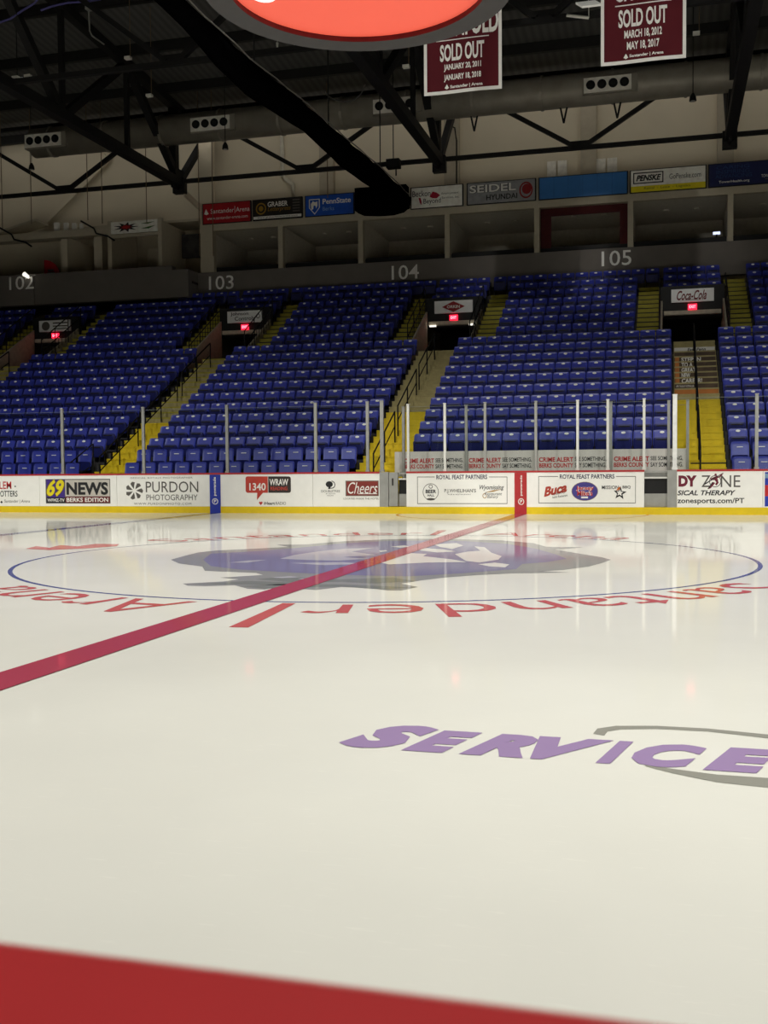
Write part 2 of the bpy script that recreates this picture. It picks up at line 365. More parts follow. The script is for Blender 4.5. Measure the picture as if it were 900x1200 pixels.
# all paint faces upwards
for o in [ice] + list(ice.children):
    bm = bmesh.new(); bm.from_mesh(o.data); bm.normal_update()
    fl_ = [f for f in bm.faces if f.normal.z < 0]
    if fl_: bmesh.ops.reverse_faces(bm, faces=fl_)
    bm.to_mesh(o.data); bm.free()

# ================================================================== far boards
YB = 12.95; ZTOP = 1.07
PANEL = {}
def board_thing(x0, x1, label):
    t = thing('dasher_board', label, 'board', ((x0 + x1) / 2, YB + .09, 0))
    PANEL[t.name] = MB().box(x0 + .004, x1 - .004, YB, YB + .16, .175, 1.025).build('panel', WHITE, t)
    MB().box(x0, x1, YB - .012, YB + .16, 0.0, .175).build('kick_plate', YEL, t)
    MB().box(x0, x1, YB - .01, YB + .17, 1.025, ZTOP).build('cap_rail', CAPRED, t)
    return t
def bpx(x): return at(x, 577, 1, YB).x
def bpz(x, y): return at(x, y, 1, YB).z
class BP:
    """printing on a board at the places measured on the photograph, in board metres"""
    def __init__(s, t): s.t = PANEL[t.name]
    def R(s, x0, y0, x1, y1): return Plane(bpx(x0), bpx(x1), bpz((x0 + x1) / 2, y1), bpz((x0 + x1) / 2, y0), YB)
    def text(s, body, x0, y0, x1, y1, m, d=.004, **k): return s.R(x0, y0, x1, y1).text(body, (0, 1, 0, 1), m, s.t, d, **k)
    def rect(s, x0, y0, x1, y1, m, d=.002, name='print'): return s.R(x0, y0, x1, y1).rect((0, 1, 0, 1), m, s.t, d, name)
    def poly(s, px, m, d=.003, name='logo'):
        return MB().poly([(bpx(x), YB - d, bpz(x, y)) for x, y in px]).build(name, m, s.t)
    def polys(s, L_, m, d=.003, name='logo'):
        b = MB()
        for px in L_: b.poly([(bpx(x), YB - d, bpz(x, y)) for x, y in px])
        return b.build(name, m, s.t)
B = [-30, -22, -13.45, -11.05, -8.30, -5.40, -3.60]
t = board_thing(-22, -13.45, 'white dasher board with red and black block lettering at far left'); q = BP(t)
q.text('HARLEM', -17, 564.3, 13.5, 573, INKRED, bold=.012); q.text('GLOBETROTTERS', -24, 575.2, 20.5, 582, INK, bold=.012)
q.poly(ell(18, 570, .9, .9, 10), INK); q.text('Santander | Arena', 5, 585.5, 35, 590, INKGREY)
q.poly([(0, 588.8), (1.5, 586.6), (3.2, 588.8), (1.5, 589.8)], INK)
t = board_thing(-13.45, -11.05, 'white dasher board with yellow numeral logo and NEWS lettering'); q = BP(t)
q.rect(53.6, 561.3, 129.3, 590, INKGREY, .002); q.rect(54.5, 562, 76, 583.5, mat('ink_violet', (66, 44, 130), .5, vary=.04), .003)
q.rect(76.6, 562.3, 128.6, 581.6, mat('ink_silver', (196, 190, 180), .5, vary=.06), .003); q.rect(54.5, 583, 76.6, 589.4, INK, .003)
q.rect(76.6, 582, 128.6, 589.4, mat('ink_brick', (104, 34, 34), .5), .003)
q.text('69', 54, 561, 76, 582.5, mat('ink_olive', (120, 105, 20), .5), .004, bold=.06, shear=.3); q.text('69', 55, 561.8, 75.2, 581.8, YELLOWINK, .005, bold=.035, shear=.3)
q.text('NEWS', 78, 565, 126.8, 580, INK, bold=.04); q.text('WFMZ-TV', 55.5, 584.3, 75.5, 588, INKWHITE, bold=.02); q.text('BERKS EDITION', 78, 583.2, 126.8, 588.2, INKWHITE, bold=.02)
t = board_thing(-11.05, -8.30, 'white dasher board with thin grey lettering and pinwheel logo'); q = BP(t)
q.text('OFFICIAL ROYALS PHOTOGRAPHER', 153, 559, 226, 560.9, INKGREY, space=1.2); q.text('PURDON', 171, 564.2, 232.5, 577, INKGREY); q.text('PHOTOGRAPHY', 171.5, 579.5, 231.5, 586.3, INKGREY)
q.text('WWW.PURDONPHOTO.COM', 157, 589, 224, 591.6, INKGREY, space=1.2)
pet = []
for k in range(7):
    a = 2 * math.pi * k / 7
    def rp(r, b_): return (157.5 + r * math.cos(a + b_) * 1.0, 575 + r * math.sin(a + b_) * 1.03)
    pet.append([rp(2, 0), rp(5, -.28), rp(9, -.3), rp(10.4, 0), rp(9.6, .3), rp(6, .22)])
q.polys(pet, INKGREY)
t = board_thing(-8.30, -5.40, 'white dasher board with blue stripe and red speech bubble logo'); q = BP(t)
MB().box(-8.29, -7.985, YB - .014, YB + .0, .0, 1.02).build('blue_stripe', INKBLUE, t)
q.R(250.2, 559, 254.4, 581).text('powerade', (0, 1, 0, 1), INKWHITE, t, .018, rot=1, bold=.02)
Plane(bpx(248), bpx(256.4), bpz(252, 591.5), bpz(252, 583.5), YB).shapes(ring_polys(.5, .5, .42, .46, .1), INKWHITE, t, .018)
Plane(bpx(248), bpx(256.4), bpz(252, 591.5), bpz(252, 583.5), YB).text('P', (.36, .66, .28, .74), INKWHITE, t, .018, bold=.03)
def rrect(x0, y0, x1, y1, r, sides='lr'):
    pts = []
    for cx_, cy_, a0, on in ((x0 + r, y0 + r, 180, 'l' in sides), (x1 - r, y0 + r, 270, 'r' in sides), (x1 - r, y1 - r, 0, 'r' in sides), (x0 + r, y1 - r, 90, 'l' in sides)):
        if on: pts += [(cx_ + r * math.cos(math.radians(a0 + 22.5 * i)), cy_ + r * math.sin(math.radians(a0 + 22.5 * i))) for i in range(5)]
        else: pts.append((cx_ + (r if a0 in (270, 0) else -r), cy_ + (r if a0 in (0, 90) else -r)))
    return pts
BUB = mat('ink_bubble_red', (190, 62, 48), .5); q.poly(rrect(288, 558.3, 314, 577.5, 2.5, 'l'), BUB, name='speech_bubble'); q.poly(rrect(314.5, 558.3, 341, 577.5, 2.5, 'r'), mat('ink_charcoal', (52, 44, 40), .5), name='call_sign_panel')
q.poly([(301.5, 577), (308.5, 577), (301, 586)], BUB, .004, 'speech_tail')
q.text('1340', 292.3, 566, 311.5, 574.8, INKWHITE, bold=.02); q.text('WRAW', 316, 561.2, 338, 568.8, INKWHITE, bold=.025); q.text('READING', 317, 570.3, 337, 574.5, BUB, bold=.02)
q.text('iHeart', 309.3, 588, 322, 591.5, INK, bold=.02); q.text('RADIO', 323, 588, 335, 591.5, INKGREY)
q.poly([(305.5, 592), (303.2, 589.2), (304.2, 587.6), (305.5, 588.5), (306.8, 587.6), (307.8, 589.2)], INKRED)
t = board_thing(-5.40, -3.60, 'white dasher board with tree logo and brown script lettering panel'); q = BP(t)
q.polys([ell(386, 567.5, 4.2, 3.6, 14), [(385.3, 570), (386.7, 570), (387.4, 573), (384.6, 573)]], INK); q.polys([[(bx_, by_) for bx_, by_ in r_] for r_ in ring_polys(388.6, 568, 4.4, 4.6, .9)[:9] + ring_polys(388.6, 568, 4.4, 4.6, .9)[-6:]], INK)
q.text('DOUBLETREE', 376.5, 574.2, 398.5, 577, INKGREY); q.text('BY HILTON', 382, 578, 393, 579.2, INKGREY); q.text('READING', 383.5, 580.2, 391, 581.3, INKGREY)
q.rect(405, 563.2, 443.8, 581.4, mat('ink_taupe', (120, 105, 95), .5), .002); q.rect(406.2, 564.2, 443, 580.4, mat('ink_russet', (132, 48, 40), .5, vary=.15, scale=3), .003)
q.text('Cheers', 407.5, 565, 442.5, 578.6, INKWHITE, bold=.0, shear=.35); q.rect(420, 578.2, 442, 579, INKWHITE, .004, 'underline')
q.text('LOCATED INSIDE THE HOTEL', 402.5, 583.2, 444, 585.4, INKGREY)
t = board_thing(-2.90, -.0, 'white dasher board with a framed row of partner logos, left of centre'); q = BP(t)
def feast(x0, y0, x1, y1, tx0, tx1):
    q.polys([[(x0, y0), (tx0 - 2, y0), (tx0 - 2, y0 + .7), (x0, y0 + .7)], [(tx1 + 2, y0), (x1, y0), (x1, y0 + .7), (tx1 + 2, y0 + .7)], [(x0, y1 - .7), (x1, y1 - .7), (x1, y1), (x0, y1)], [(x0, y0), (x0 + .6, y0), (x0 + .6, y1), (x0, y1)], [(x1 - .6, y0), (x1, y0), (x1, y1), (x1 - .6, y1)]], INKGREY, name='frame_print')
    q.text('ROYAL FEAST PARTNERS', tx0, y0 - 2.2, tx1, y0 + 3, mat('ink_navy', (40, 40, 72), .5), bold=.02)
feast(489, 558.6, 594.5, 590.5, 511.5, 571)
q.polys([[(x, y) for x, y in r_] for r_ in ring_polys(504.8, 576.5, 9.3, 10, .6)], INKGREY); q.polys(ring_polys(504.8, 570.2, 2.4, 2.4, .7, n=12), INKGREY)
q.text('BEER', 498.8, 573.8, 511.2, 578, INK, bold=.03); q.text('HALL', 501, 579.2, 509, 581.8, INK, bold=.02); q.poly(ell(504.8, 585, 5, 1.4, 14), INKGREY)
q.text('P.J.WHELIHAN\'S', 520.8, 572.8, 557.8, 578.3, INKGREY, bold=.01); q.text('PUB & RESTAURANT', 525, 578.8, 552, 580, INKGREY)
q.text('Wyomissing', 562, 568.4, 590.6, 575.2, INK, shear=.3, bold=.01); q.poly([(567, 577.5), (578, 574.5), (588, 573.4), (578, 576.2)], GOLD)
q.text('Restaurant', 568, 576.8, 588.2, 580.4, INK, shear=.3); q.text('Bakery', 571, 580.6, 584, 584.6, INK, shear=.3); q.polys(ring_polys(568, 581, 2.6, 3, .7, n=12), GOLD)
MB().box(-.15, .0, YB - .014, YB, .0, 1.02).build('red_stripe', CAPRED, t)
t = board_thing(0, 2.96, 'white dasher board with a framed row of partner logos, right of centre'); q = BP(t)
MB().box(0, .15, YB - .014, YB, .0, 1.02).build('red_stripe', CAPRED, t)
feast(631, 558, 745, 589.8, 656, 720)
q.R(609.5, 557, 612.8, 581).text('powerade', (0, 1, 0, 1), INKWHITE, t, .018, rot=1, bold=.02)
Plane(bpx(606.6), bpx(615), bpz(611, 592), bpz(611, 583.5), YB).shapes(ring_polys(.5, .5, .42, .46, .1), INKWHITE, t, .018)
Plane(bpx(606.6), bpx(615), bpz(611, 592), bpz(611, 583.5), YB).text('P', (.36, .66, .28, .74), INKWHITE, t, .018, bold=.03)
def slant_text(body, x0, y0, x1, y1, rise, m, d=.004, **k):
    P_ = q.R(x0, y0, x1, y1); hz = (P_.z1 - P_.z0)
    return lettering(body, lambda u, v: P_.p(u, v * (1 - rise) + u * rise, d), m, q.t, **k)
slant_text('Buca', 637.5, 565, 664.5, 582.5, .35, mat('ink_tomato', (178, 62, 46), .5), bold=.045, shear=.2); slant_text('di BEPPO', 648, 575.5, 662, 580.5, .5, INKGREY); slant_text('Italian Restaurant', 647.5, 579, 665, 584, .5, INK)
q.poly(ell(685.3, 575.7, 15.6, 11.2, 26), mat('ink_tan', (150, 130, 105), .5), .002); q.poly(ell(685.3, 575.7, 15, 10.6, 26), mat('ink_sub_blue', (70, 62, 140), .5), .003)
for d_, m_, b_ in ((.004, INKWHITE, .08), (.005, INKRED, .025)):
    q.text('Jersey', 675, 569.5, 696, 575.6, m_, d_, bold=b_); q.text('Mike\'s', 676.5, 575, 694.5, 581, m_, d_, bold=b_)
q.rect(681, 581.8, 689, 584, INKWHITE, .004)
q.text('MISSION', 705.3, 569, 725, 573.2, INK, bold=.01); q.text('BBQ', 729.6, 569, 739, 573, INK, bold=.01)
def star(cx_, cy_, r, ri, rot=0): return [(cx_ + (r if k % 2 == 0 else ri) * math.sin(math.pi * k / 5 + rot), cy_ - (r if k % 2 == 0 else ri) * math.cos(math.pi * k / 5 + rot)) for k in range(10)]
q.poly(star(726.5, 578, 8, 3.4, .1), INK, .003); q.poly(star(726.3, 577.6, 4.2, 1.9, .1), INKWHITE, .004); q.poly([(722, 575), (724.5, 571), (727, 570.2), (726, 574)], mat('ink_orange', (190, 100, 40), .5), .0045)
t = board_thing(3.71, 5.64, 'white dasher board with maroon and grey clinic lettering and runner logo'); q = BP(t)
q.text('BODY', 765.5, 557, 817, 570.5, MAROON, bold=.06) if False else q.text('DY', 795, 557.2, 816.5, 570.3, MAROON, bold=.06)
q.text('Z', 822, 557, 832.5, 570.8, INKGREY); q.text('NE', 844.5, 557, 867.5, 570.8, INKGREY)
q.polys(ring_polys(838, 564, 7, 7, .8), INKGREY)
q.text('SICAL THERAPY', 793.8, 574.5, 862, 580.5, INK, bold=.025, shear=.25); q.text('zonesports.com/PT', 793.8, 583.5, 872.3, 591.5, INK, bold=.015)
q.polys([ell(838.5, 556.3, 1.4, 1.4, 10), [(832, 561), (840, 557.5), (843, 559), (838, 562.5), (833, 562.5)], [(837, 562), (841, 561), (842, 566), (839.5, 569), (838, 567.5), (839.4, 565)], [(836, 565), (838, 566), (833, 572), (829, 573.5), (832, 570)], [(842, 558.5), (847, 554), (847.5, 555), (843, 560)]], MAROON, .005, 'runner_logo')
q.polys([[(825, 567), (845, 555.2), (848, 554), (826, 568)], [(829, 573), (831, 572), (836, 565), (834.5, 565)]], INK, .0055, 'runner_swash')
t = board_thing(5.64, 10.5, 'dasher board with blue and red printed panel at the right edge'); q = BP(t)
P_ = Plane(5.68, 7.6, .2, 1.0, YB)
P_.rect((0, 1, 0, 1), INKBLUE, t); P_.rect((0, 1, .3, .62), INKRED, t, .003); P_.rect((0, 1, .82, .95), mat('ink_sky', (130, 160, 190), .5), t, .003)
# ---- penalty box gates
def gate(x0, x1, post, label):
    g = thing('penalty_box_gate', label, 'gate', ((x0 + x1) / 2, YB + .1, 0))
    MB().box(x0, x1, YB - .012, YB + .16, 0, .175).build('kick_plate', YEL, g)
    MB().box(post[0], post[1], YB - .005, YB + .16, .175, 1.06).build('gate_post', STEEL, g)
    a, b = (post[1], x1) if post[0] <= x0 + .01 else (x0, post[0])
    if post[0] <= x0 + .01:
        MB().box(a + .01, a + .24, YB + .02, YB + .1, .19, 1.05).build('door_edge', STEEL, g)
        MB().box(a + .1, a + .125, YB - .02, YB + .02, .72, .9).build('latch', BLACK, g); a += .25
    MB().box(a, b, YB + .1, YB + .16, .19, .5).build('lower_panel', STEEL, g)
    MB().box(a, b, YB + .06, YB + .12, .86, .9).build('middle_rail', WHITEPOST, g)
    MB().box(a, b, YB + .06, YB + .12, 1.0, 1.04).build('top_rail', STEEL, g)
    MB().box(a, b, YB + .125, YB + .155, .5, .86).build('dark_panel', BLACK, g)
    return g
gate(-3.60, -2.90, (-3.60, -3.37), 'grey penalty box gate between the tree logo and partner boards')
gate(2.96, 3.71, (3.49, 3.71), 'grey penalty box gate beside the clinic board on the right')
# ---- shielding glass: posts and panes
def post(x, y, z0, z1, w, m, label, d=.06):
    p_ = thing('stanchion', label, 'post', (x, y, z0), 'posts holding the rink glass')
    MB().box(x - w / 2, x + w / 2, y - d / 2, y + d / 2, z0, z1 - .02).build('upright', m, p_)
    MB().box(x - w / 2 - .008, x + w / 2 + .008, y - d / 2 - .01, y + d / 2 + .01, z1 - .02, z1).build('end_cap', m, p_)
    MB().box(x - w / 2 - .015, x + w / 2 + .015, y - d / 2 - .015, y + d / 2 + .015, z0, z0 + .05).build('foot', m, p_)
def pane(x0, x1, y, z0, z1, label):
    p_ = thing('rink_shield', label, 'glass', ((x0 + x1) / 2, y, z0), 'clear panes of the rink glass')
    MB().box(x0 + .02, x1 - .02, y - .006, y + .006, z0, z1).build('sheet', GLASS, p_)
    MB().box(x0 + .02, x1 - .02, y - .008, y + .008, z1, z1 + .006).build('top_edge', mat('pane_edge', (120, 128, 128), .3), p_)
YG = 13.03
fl = [-15.22, -12.74, -10.26, -7.81, -5.33, -3.93]
for i, x in enumerate(fl): 
    post(x, YG, ZTOP, 2.87, .075, STEEL, 'grey steel glass post on the left far boards, %s from left' % ORD(i + 1))
    if i: pane(fl[i - 1], x, YG, ZTOP, 2.78, 'clear glass pane on the left far boards, %s from left' % ORD(i))
post(-3.55, YG, ZTOP, 2.88, .09, STEEL, 'thick grey glass post beside the left penalty gate'); pane(-3.93, -3.55, YG, ZTOP, 2.78, 'narrow clear pane beside the left penalty gate')
fp = [-2.86, -1.91, -.89, .37, 1.38, 2.10, 2.95]
for i, x in enumerate(fp):
    post(x, YG, ZTOP, 2.78, .06, WHITEPOST if i in (0, 1, 4, 5, 6) else STEEL, 'slim pale glass post before the penalty bench, %s from left' % ORD(i + 1))
    if i: pane(fp[i - 1], x, YG, ZTOP, 2.7, 'clear glass pane before the penalty bench, %s from left' % ORD(i))
post(3.66, YG, ZTOP, 2.86, .10, mat('bright_post', (240, 240, 236), .4), 'thick white glass post beside the right penalty gate')
post(5.5, YG, ZTOP, 2.83, .075, STEEL, 'grey glass post standing on the clinic lettering board'); post(7.9, YG, ZTOP, 2.83, .075, STEEL, 'grey glass post beyond the right frame edge')
pane(3.66, 5.5, YG, ZTOP, 2.76, 'clear glass pane above the clinic lettering board'); pane(5.5, 7.9, YG, ZTOP, 2.76, 'clear glass pane at the right end of the boards')
# ---- penalty boxes behind
YR = 14.75
BANW = mat('banner_white', (214, 210, 204), .5, vary=.03)
struct(MB().box(-3.7, 4.0, YR + .03, YR + .1, 0, 1.02), 'trim_3', STEEL, 'low back wall of the penalty boxes')
for n_, (a, b) in enumerate(((-3.66, -1.70), (-1.66, .13), (.2, 2.05), (2.12, 3.95))):
    k_ = thing('alert_banner', 'white banner with red and black warning lettering behind penalty bench, %s from left' % ORD(n_ + 1), 'banner', ((a + b) / 2, YR, 1.03), 'warning banners behind the penalty bench')
    MB().box(a, b, YR, YR + .03, 1.03, 1.6).build('sheet', BANW, k_)
    off_ = .26 if n_ == 0 else .04
    P_ = Plane(a + off_, b - .03, 1.06, 1.47, YR)
    P_.text('CRIME ALERT', (0.0, .50, .56, .86), INKRED, k_, bold=.03); P_.text('BERKS COUNTY', (0.0, .50, .2, .48), INKRED, k_, bold=.03)
    P_.text('SEE SOMETHING,', (.52, .97, .56, .86), INK, k_, bold=.015); P_.text('SAY SOMETHING.', (.52, .97, .2, .48), INK, k_, bold=.015)
rp_ = [-3.4, -1.68, .165, 2.085, 3.52, 3.98]
for i, x in enumerate(rp_):
    post(x, YR - .04, .0, 2.82, .07, STEEL, 'grey post at the back of the penalty boxes, %s from left' % ORD(i + 1))
    if i and i != 4: pane(rp_[i - 1], x if i < 5 else x, YR + .06, 1.62, 2.7, 'clear pane behind the penalty bench, %s from left' % ORD(i))
bn = thing('penalty_bench', 'long grey bench inside the penalty boxes', 'bench', (0, 14.3, 0))
MB().box(-2.6, 2.7, 14.15, 14.5, .42, .47).build('seat', STEEL, bn)
for x in (-2.4, -.9, .9, 2.5): MB().box(x - .04, x + .04, 14.2, 14.45, 0, .42).build('leg', STEEL, bn)

# ================================================================== seating bowl
CS = [4.30, -4.12, -12.35, -20.65]
def yd(k): return 15.98 + .7275 * (k - 2)
def zd(k): return 2.09 + .3856 * (k - 2) if k <= 11 else 5.56 + .4129 * (k - 11)
def tz(k): return zd(k) - .78
def ty(k): return yd(k) - .58
tb = MB(); XL, XR = -29.0, 11.6
def gaps(half):
    out = []; x = XL
    for c in sorted(CS):
        out.append((x, c - half)); x = c + half
    out.append((x, XR)); return out
for k in range(19):
    segs = gaps(.66) if k <= 11 else gaps(1.06) if k <= 15 else [(XL, XR)]
    for a, b in segs:
        ranges = [(a, b)]
        if k <= 1:   # nothing below the third row behind the penalty boxes
            if a < 0 < b: continue
        for a_, b_ in ranges:
            tb.box(a_, b_, ty(k), ty(k + 1) + .02, tz(k) - (.9 if k < 16 else .45) if k > 2 else 0.0, tz(k))
struct(tb, 'seating_terrace', CONCDARK, 'stepped concrete terrace of the seating bowl')

# ---- seats
def panel(b, w, z0, z1, y0, y1, t, r, n=3, bow=0.0):
    """a rounded-corner panel leaning from (y0, z0) to (y1, z1); front is towards -Y"""
    out = []; h = z1 - z0
    for cx_, cz_, a0 in ((w / 2 - r, r, -90), (w / 2 - r, h - r, 0), (-w / 2 + r, h - r, 90), (-w / 2 + r, r, 180)):
        for i in range(n): 
            a = math.radians(a0 + 90 * i / (n - 1)); out.append((cx_ + r * math.cos(a), cz_ + r * math.sin(a)))
    m_ = len(out); fr = []; bk = []; 
    for x, z in out:
        y = y0 + (y1 - y0) * z / h; fr.append((x, y, z0 + z)); bk.append((x * .98, y + t, z0 + z * .99))
    ins = [(x * .8, y0 + (y1 - y0) * ((z - h / 2) * .8 + h / 2) / h + bow, z0 + (z - h / 2) * .8 + h / 2) for x, z in out]
    fs = [(i, (i + 1) % m_, (i + 1) % m_ + m_, i + m_) for i in range(m_)]
    fs += [(i, i + 2 * m_, (i + 1) % m_ + 2 * m_, (i + 1) % m_) for i in range(m_)]
    fs += [tuple(range(2 * m_, 3 * m_)), tuple(range(2 * m_ - 1, m_ - 1, -1))]
    return b.add(fr + bk + ins, fs)
def seat_parts(kind):
    P = []
    if kind == 'tip':
        P.append(('backrest', panel(MB(), .474, .36, .81, -.05, .14, .035, .05, bow=.012).build('backrest', SEATB, mesh_only=True)))
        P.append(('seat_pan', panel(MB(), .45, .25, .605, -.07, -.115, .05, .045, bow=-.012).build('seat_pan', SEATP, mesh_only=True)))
        pl = MB(); pl.poly([(.06 * math.cos(a), .111 + .032 * math.sin(a) * .42 - .012, .752 + .032 * math.sin(a)) for a in [2 * math.pi * i / 10 for i in range(10)]])
        P.append(('painted_glint', pl.build('painted_glint', GLINT, mesh_only=True)))
        P.append(('gap_shade', MB().box(-.15, .15, -.131, -.10, .535, .565).build('gap_shade', BLACK, mesh_only=True)))  # black strip standing for the shaded gap between pan and backrest
    else:
        P.append(('backrest', panel(MB(), .44, .34, .84, -.05, .03, .04, .06, bow=.008).build('backrest', SEATB, mesh_only=True)))
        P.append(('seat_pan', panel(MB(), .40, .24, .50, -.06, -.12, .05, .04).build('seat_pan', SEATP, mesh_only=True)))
        s_ = MB().box(-.075, .075, .0, .012, .695, .715); P.append(('painted_glint', s_.build('painted_glint', GLINT, mesh_only=True)))
    fr = MB().prism([(x, 0, z) for x, z in ((-.237, 0), (-.213, 0), (-.213, .28), (.213, .28), (.213, 0), (.237, 0), (.237, .42), (-.237, .42))], (0, .06, 0))
    P.append(('frame', fr.build('frame', BLACK, mesh_only=True)))
    return P
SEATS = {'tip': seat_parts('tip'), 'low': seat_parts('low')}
SECT = {0: 'section right of the script sign tunnel', 1: 'section behind the penalty bench', 2: 'section left of the diamond sign tunnel', 3: 'section left of the two-line sign tunnel', 4: 'far left section'}
places = []
def fill(k, a, b, sec):
    n = max(1, int((b - a) / .497)); p_ = (b - a) / n
    for i in range(n): places.append((a + p_ * (i + .5), k, sec, i + 1))
for k in range(19):
    e = .70 if k <= 11 else 1.88
    edges = []
    for s in range(5):
        hi = XR - .3 if s == 0 else CS[s - 1] - e
        lo = CS[s] + e if s < 4 else XL + .3
        if s == 1 and k <= 1: continue
        if k == 18:
            if s >= 1: hi = CS[s - 1] - 1.12
            if 1 <= s < 4: lo = CS[s] + 1.12
            if s == 3: lo = max(lo, -16.2)
            if s == 4: continue
        fill(k, lo, hi, s)
    if k >= 16:
        for s, c in enumerate(CS):
            if k == 18 and c < -16: continue
            fill(k, c - 1.0, c + 1.0, 10 + s)
def visible(x, y, z):
    d = Vector((x, y, z)) - Vector((CX, CY, CH)); dep = d.dot(_F)
    px = 450 + F_PX * d.dot(_R) / dep; return -25 < px < 925, dep, -60 < px < 1250
cand = []; beside = []
for (x, k, sec, i) in places:
    v, dep, near_ = visible(x, yd(k), zd(k))
    if v: cand.append((dep, x, k, sec, i))
    elif near_: beside.append((dep, x, k, sec, i))
cand.sort()
single = cand[:300]; rest = cand[300:] + beside
# number seats from the left inside what the frame shows
for dep, x, k, sec, i in single:
    kind = 'low' if k <= 1 else 'tip'
    s_ = bpy.data.objects.new('stadium_seat', None); s_.empty_display_size = .1; COL.objects.link(s_)
    s_.location = (x, yd(k) - .09, tz(k))
    where = SECT[sec] if sec < 10 else 'block over tunnel'
    j = sorted([c_[1] for c_ in cand if c_[2] == k and c_[3] == sec]).index(x) + 1
    tag(s_, 'blue folding seat, %s row up, %s from left, %s' % (ORD(k + 1), ORD(j), where), 'seat', 'blue folding seats in the near rows of the stands')
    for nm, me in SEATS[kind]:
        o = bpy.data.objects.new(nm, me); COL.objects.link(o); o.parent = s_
mass = MB(); mats4 = [SEATB, SEATP, GLINT, BLACK]
MI = {'backrest': 0, 'seat_pan': 1, 'painted_glint': 2, 'gap_shade': 3, 'frame': 3}
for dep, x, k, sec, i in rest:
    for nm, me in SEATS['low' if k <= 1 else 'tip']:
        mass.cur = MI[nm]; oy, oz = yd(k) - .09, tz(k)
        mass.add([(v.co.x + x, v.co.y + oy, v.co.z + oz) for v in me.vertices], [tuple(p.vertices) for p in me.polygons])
tag(mass.build('stadium_seat_rows', mats4), 'blue folding stadium seats filling the upper rows of the stands', 'seats', None, 'stuff')

# ---- stairs
NOSE = mat('step_nosing_yellow', (178, 168, 62), .7, vary=.1)
TREADTAN = mat('worn_tan_step', (176, 164, 116), .85, vary=.12)
STN = ['the stairs below the red drink sign', 'the stairs below the red diamond sign', 'the stairs between sections 104 and 103', 'the stairs at the far left']
HALF = [.635, .70, .56, .60]
XC = [4.30, -4.12, -12.33, -20.58]
for s, c in enumerate(XC):
    st = thing('aisle_stairs', ['straight yellow aisle stairs under red script drink sign, career lettering on risers', 'yellow and tan aisle stairs under the red diamond sign', 'long yellow aisle stairs between sections 103 and 104', 'yellowish aisle stairs between sections 102 and 103'][s], 'stairs', (c, ty(0), 0))
    for j in range(25):
        kk = j / 2 - .5; y = yd(0) + .7275 * kk - .30; z0 = tz(0) + .193 * (j) - .19
        b = MB(); yellow = kk < (6.3, 5.6, 5.4, 5.4)[s]
        b.cur = 0; b.box(c - HALF[s], c + HALF[s], y, y + .40, max(0, z0 - .3), z0 + .193 - .04)
        b.cur = 1; b.box(c - HALF[s], c + HALF[s], y - .015, y + .40, z0 + .193 - .04, z0 + .193)
        o = b.build('step', [STAIRYEL, STAIRYEL] if yellow else [TREADTAN, NOSE if s >= 2 else TREADTAN], st)
    if s == 0:
        DK = mat('riser_print_brown', (84, 66, 48), .6, vary=.35, scale=5); ORG = mat('riser_print_orange', (196, 120, 50), .6, vary=.1)
        def riser(j): 
            kk = j / 2 - .5; return yd(0) + .7275 * kk - .30, tz(0) + .193 * j - .19
        for j, kind_ in ((14, 'o'), (15, 'o2'), (16, 's'), (17, 'CAREER!'), (18, 'NEW'), (19, 'GREAT'), (20, 'TO A'), (21, 'STEP IN'), (22, 'd'), (23, 'w')):
            y, z = riser(j); P_ = Plane(c - .62, c + .62, z + .005, z + .15, y)
            m_ = {'o': TREADTAN, 'o2': ORG, 'w': INKWHITE}.get(kind_, DK)
            P_.rect((0, 1, 0, 1), m_, st, .003, 'riser_print')
            if kind_ == 'w': P_.text('East Penn', (.33, .78, .2, .85), INK, st, .006, bold=.02, shear=.2)
            elif kind_ == 's': P_.text('APPLY ONLINE AT EASTPENN JOBS', (.04, .45, .2, .8), INKWHITE, st, .006)
            elif len(kind_) > 2:
                P_.text(kind_, (.17, .17 + .068 * len(kind_), .04, 1.0), INKWHITE, st, .006, bold=.035); P_.rect((0.02, .12, 0, 1), ORG, st, .005, 'riser_print')
    # centre handrail
    hr = thing('handrail', ['black handrail up the middle of ', 'black handrail up the middle of ', 'black handrail up the middle of ', 'black handrail up the middle of '][s] + STN[s], 'handrail', (c - .02, ty(1), 0))
    def nose(k): return Vector((c - .02, yd(k) - .35, tz(k) + .02))
    for a, b in ((.2, 3.4), (3.9, 7.2), (7.7, 10.9)):
        up = Vector((0, 0, .92)); md = Vector((0, 0, .5))
        MB().tube([nose(a) + up, nose(b) + up], .024, 6).build('top_rail', BLACK, hr); MB().tube([nose(a) + md, nose(b) + md], .018, 6).build('middle_rail', BLACK, hr)
        for kk in (a, (a + b) / 2, b): MB().tube([nose(kk) + Vector((0, 0, .02)), nose(kk) + up], .022, 6).build('post', BLACK, hr)
    if s == 0: MB().tube([(c - .25, 14.5, 1.22), (c + .6, 14.5, 1.22)], .02, 6).build('cross_bar', BLACK, hr)
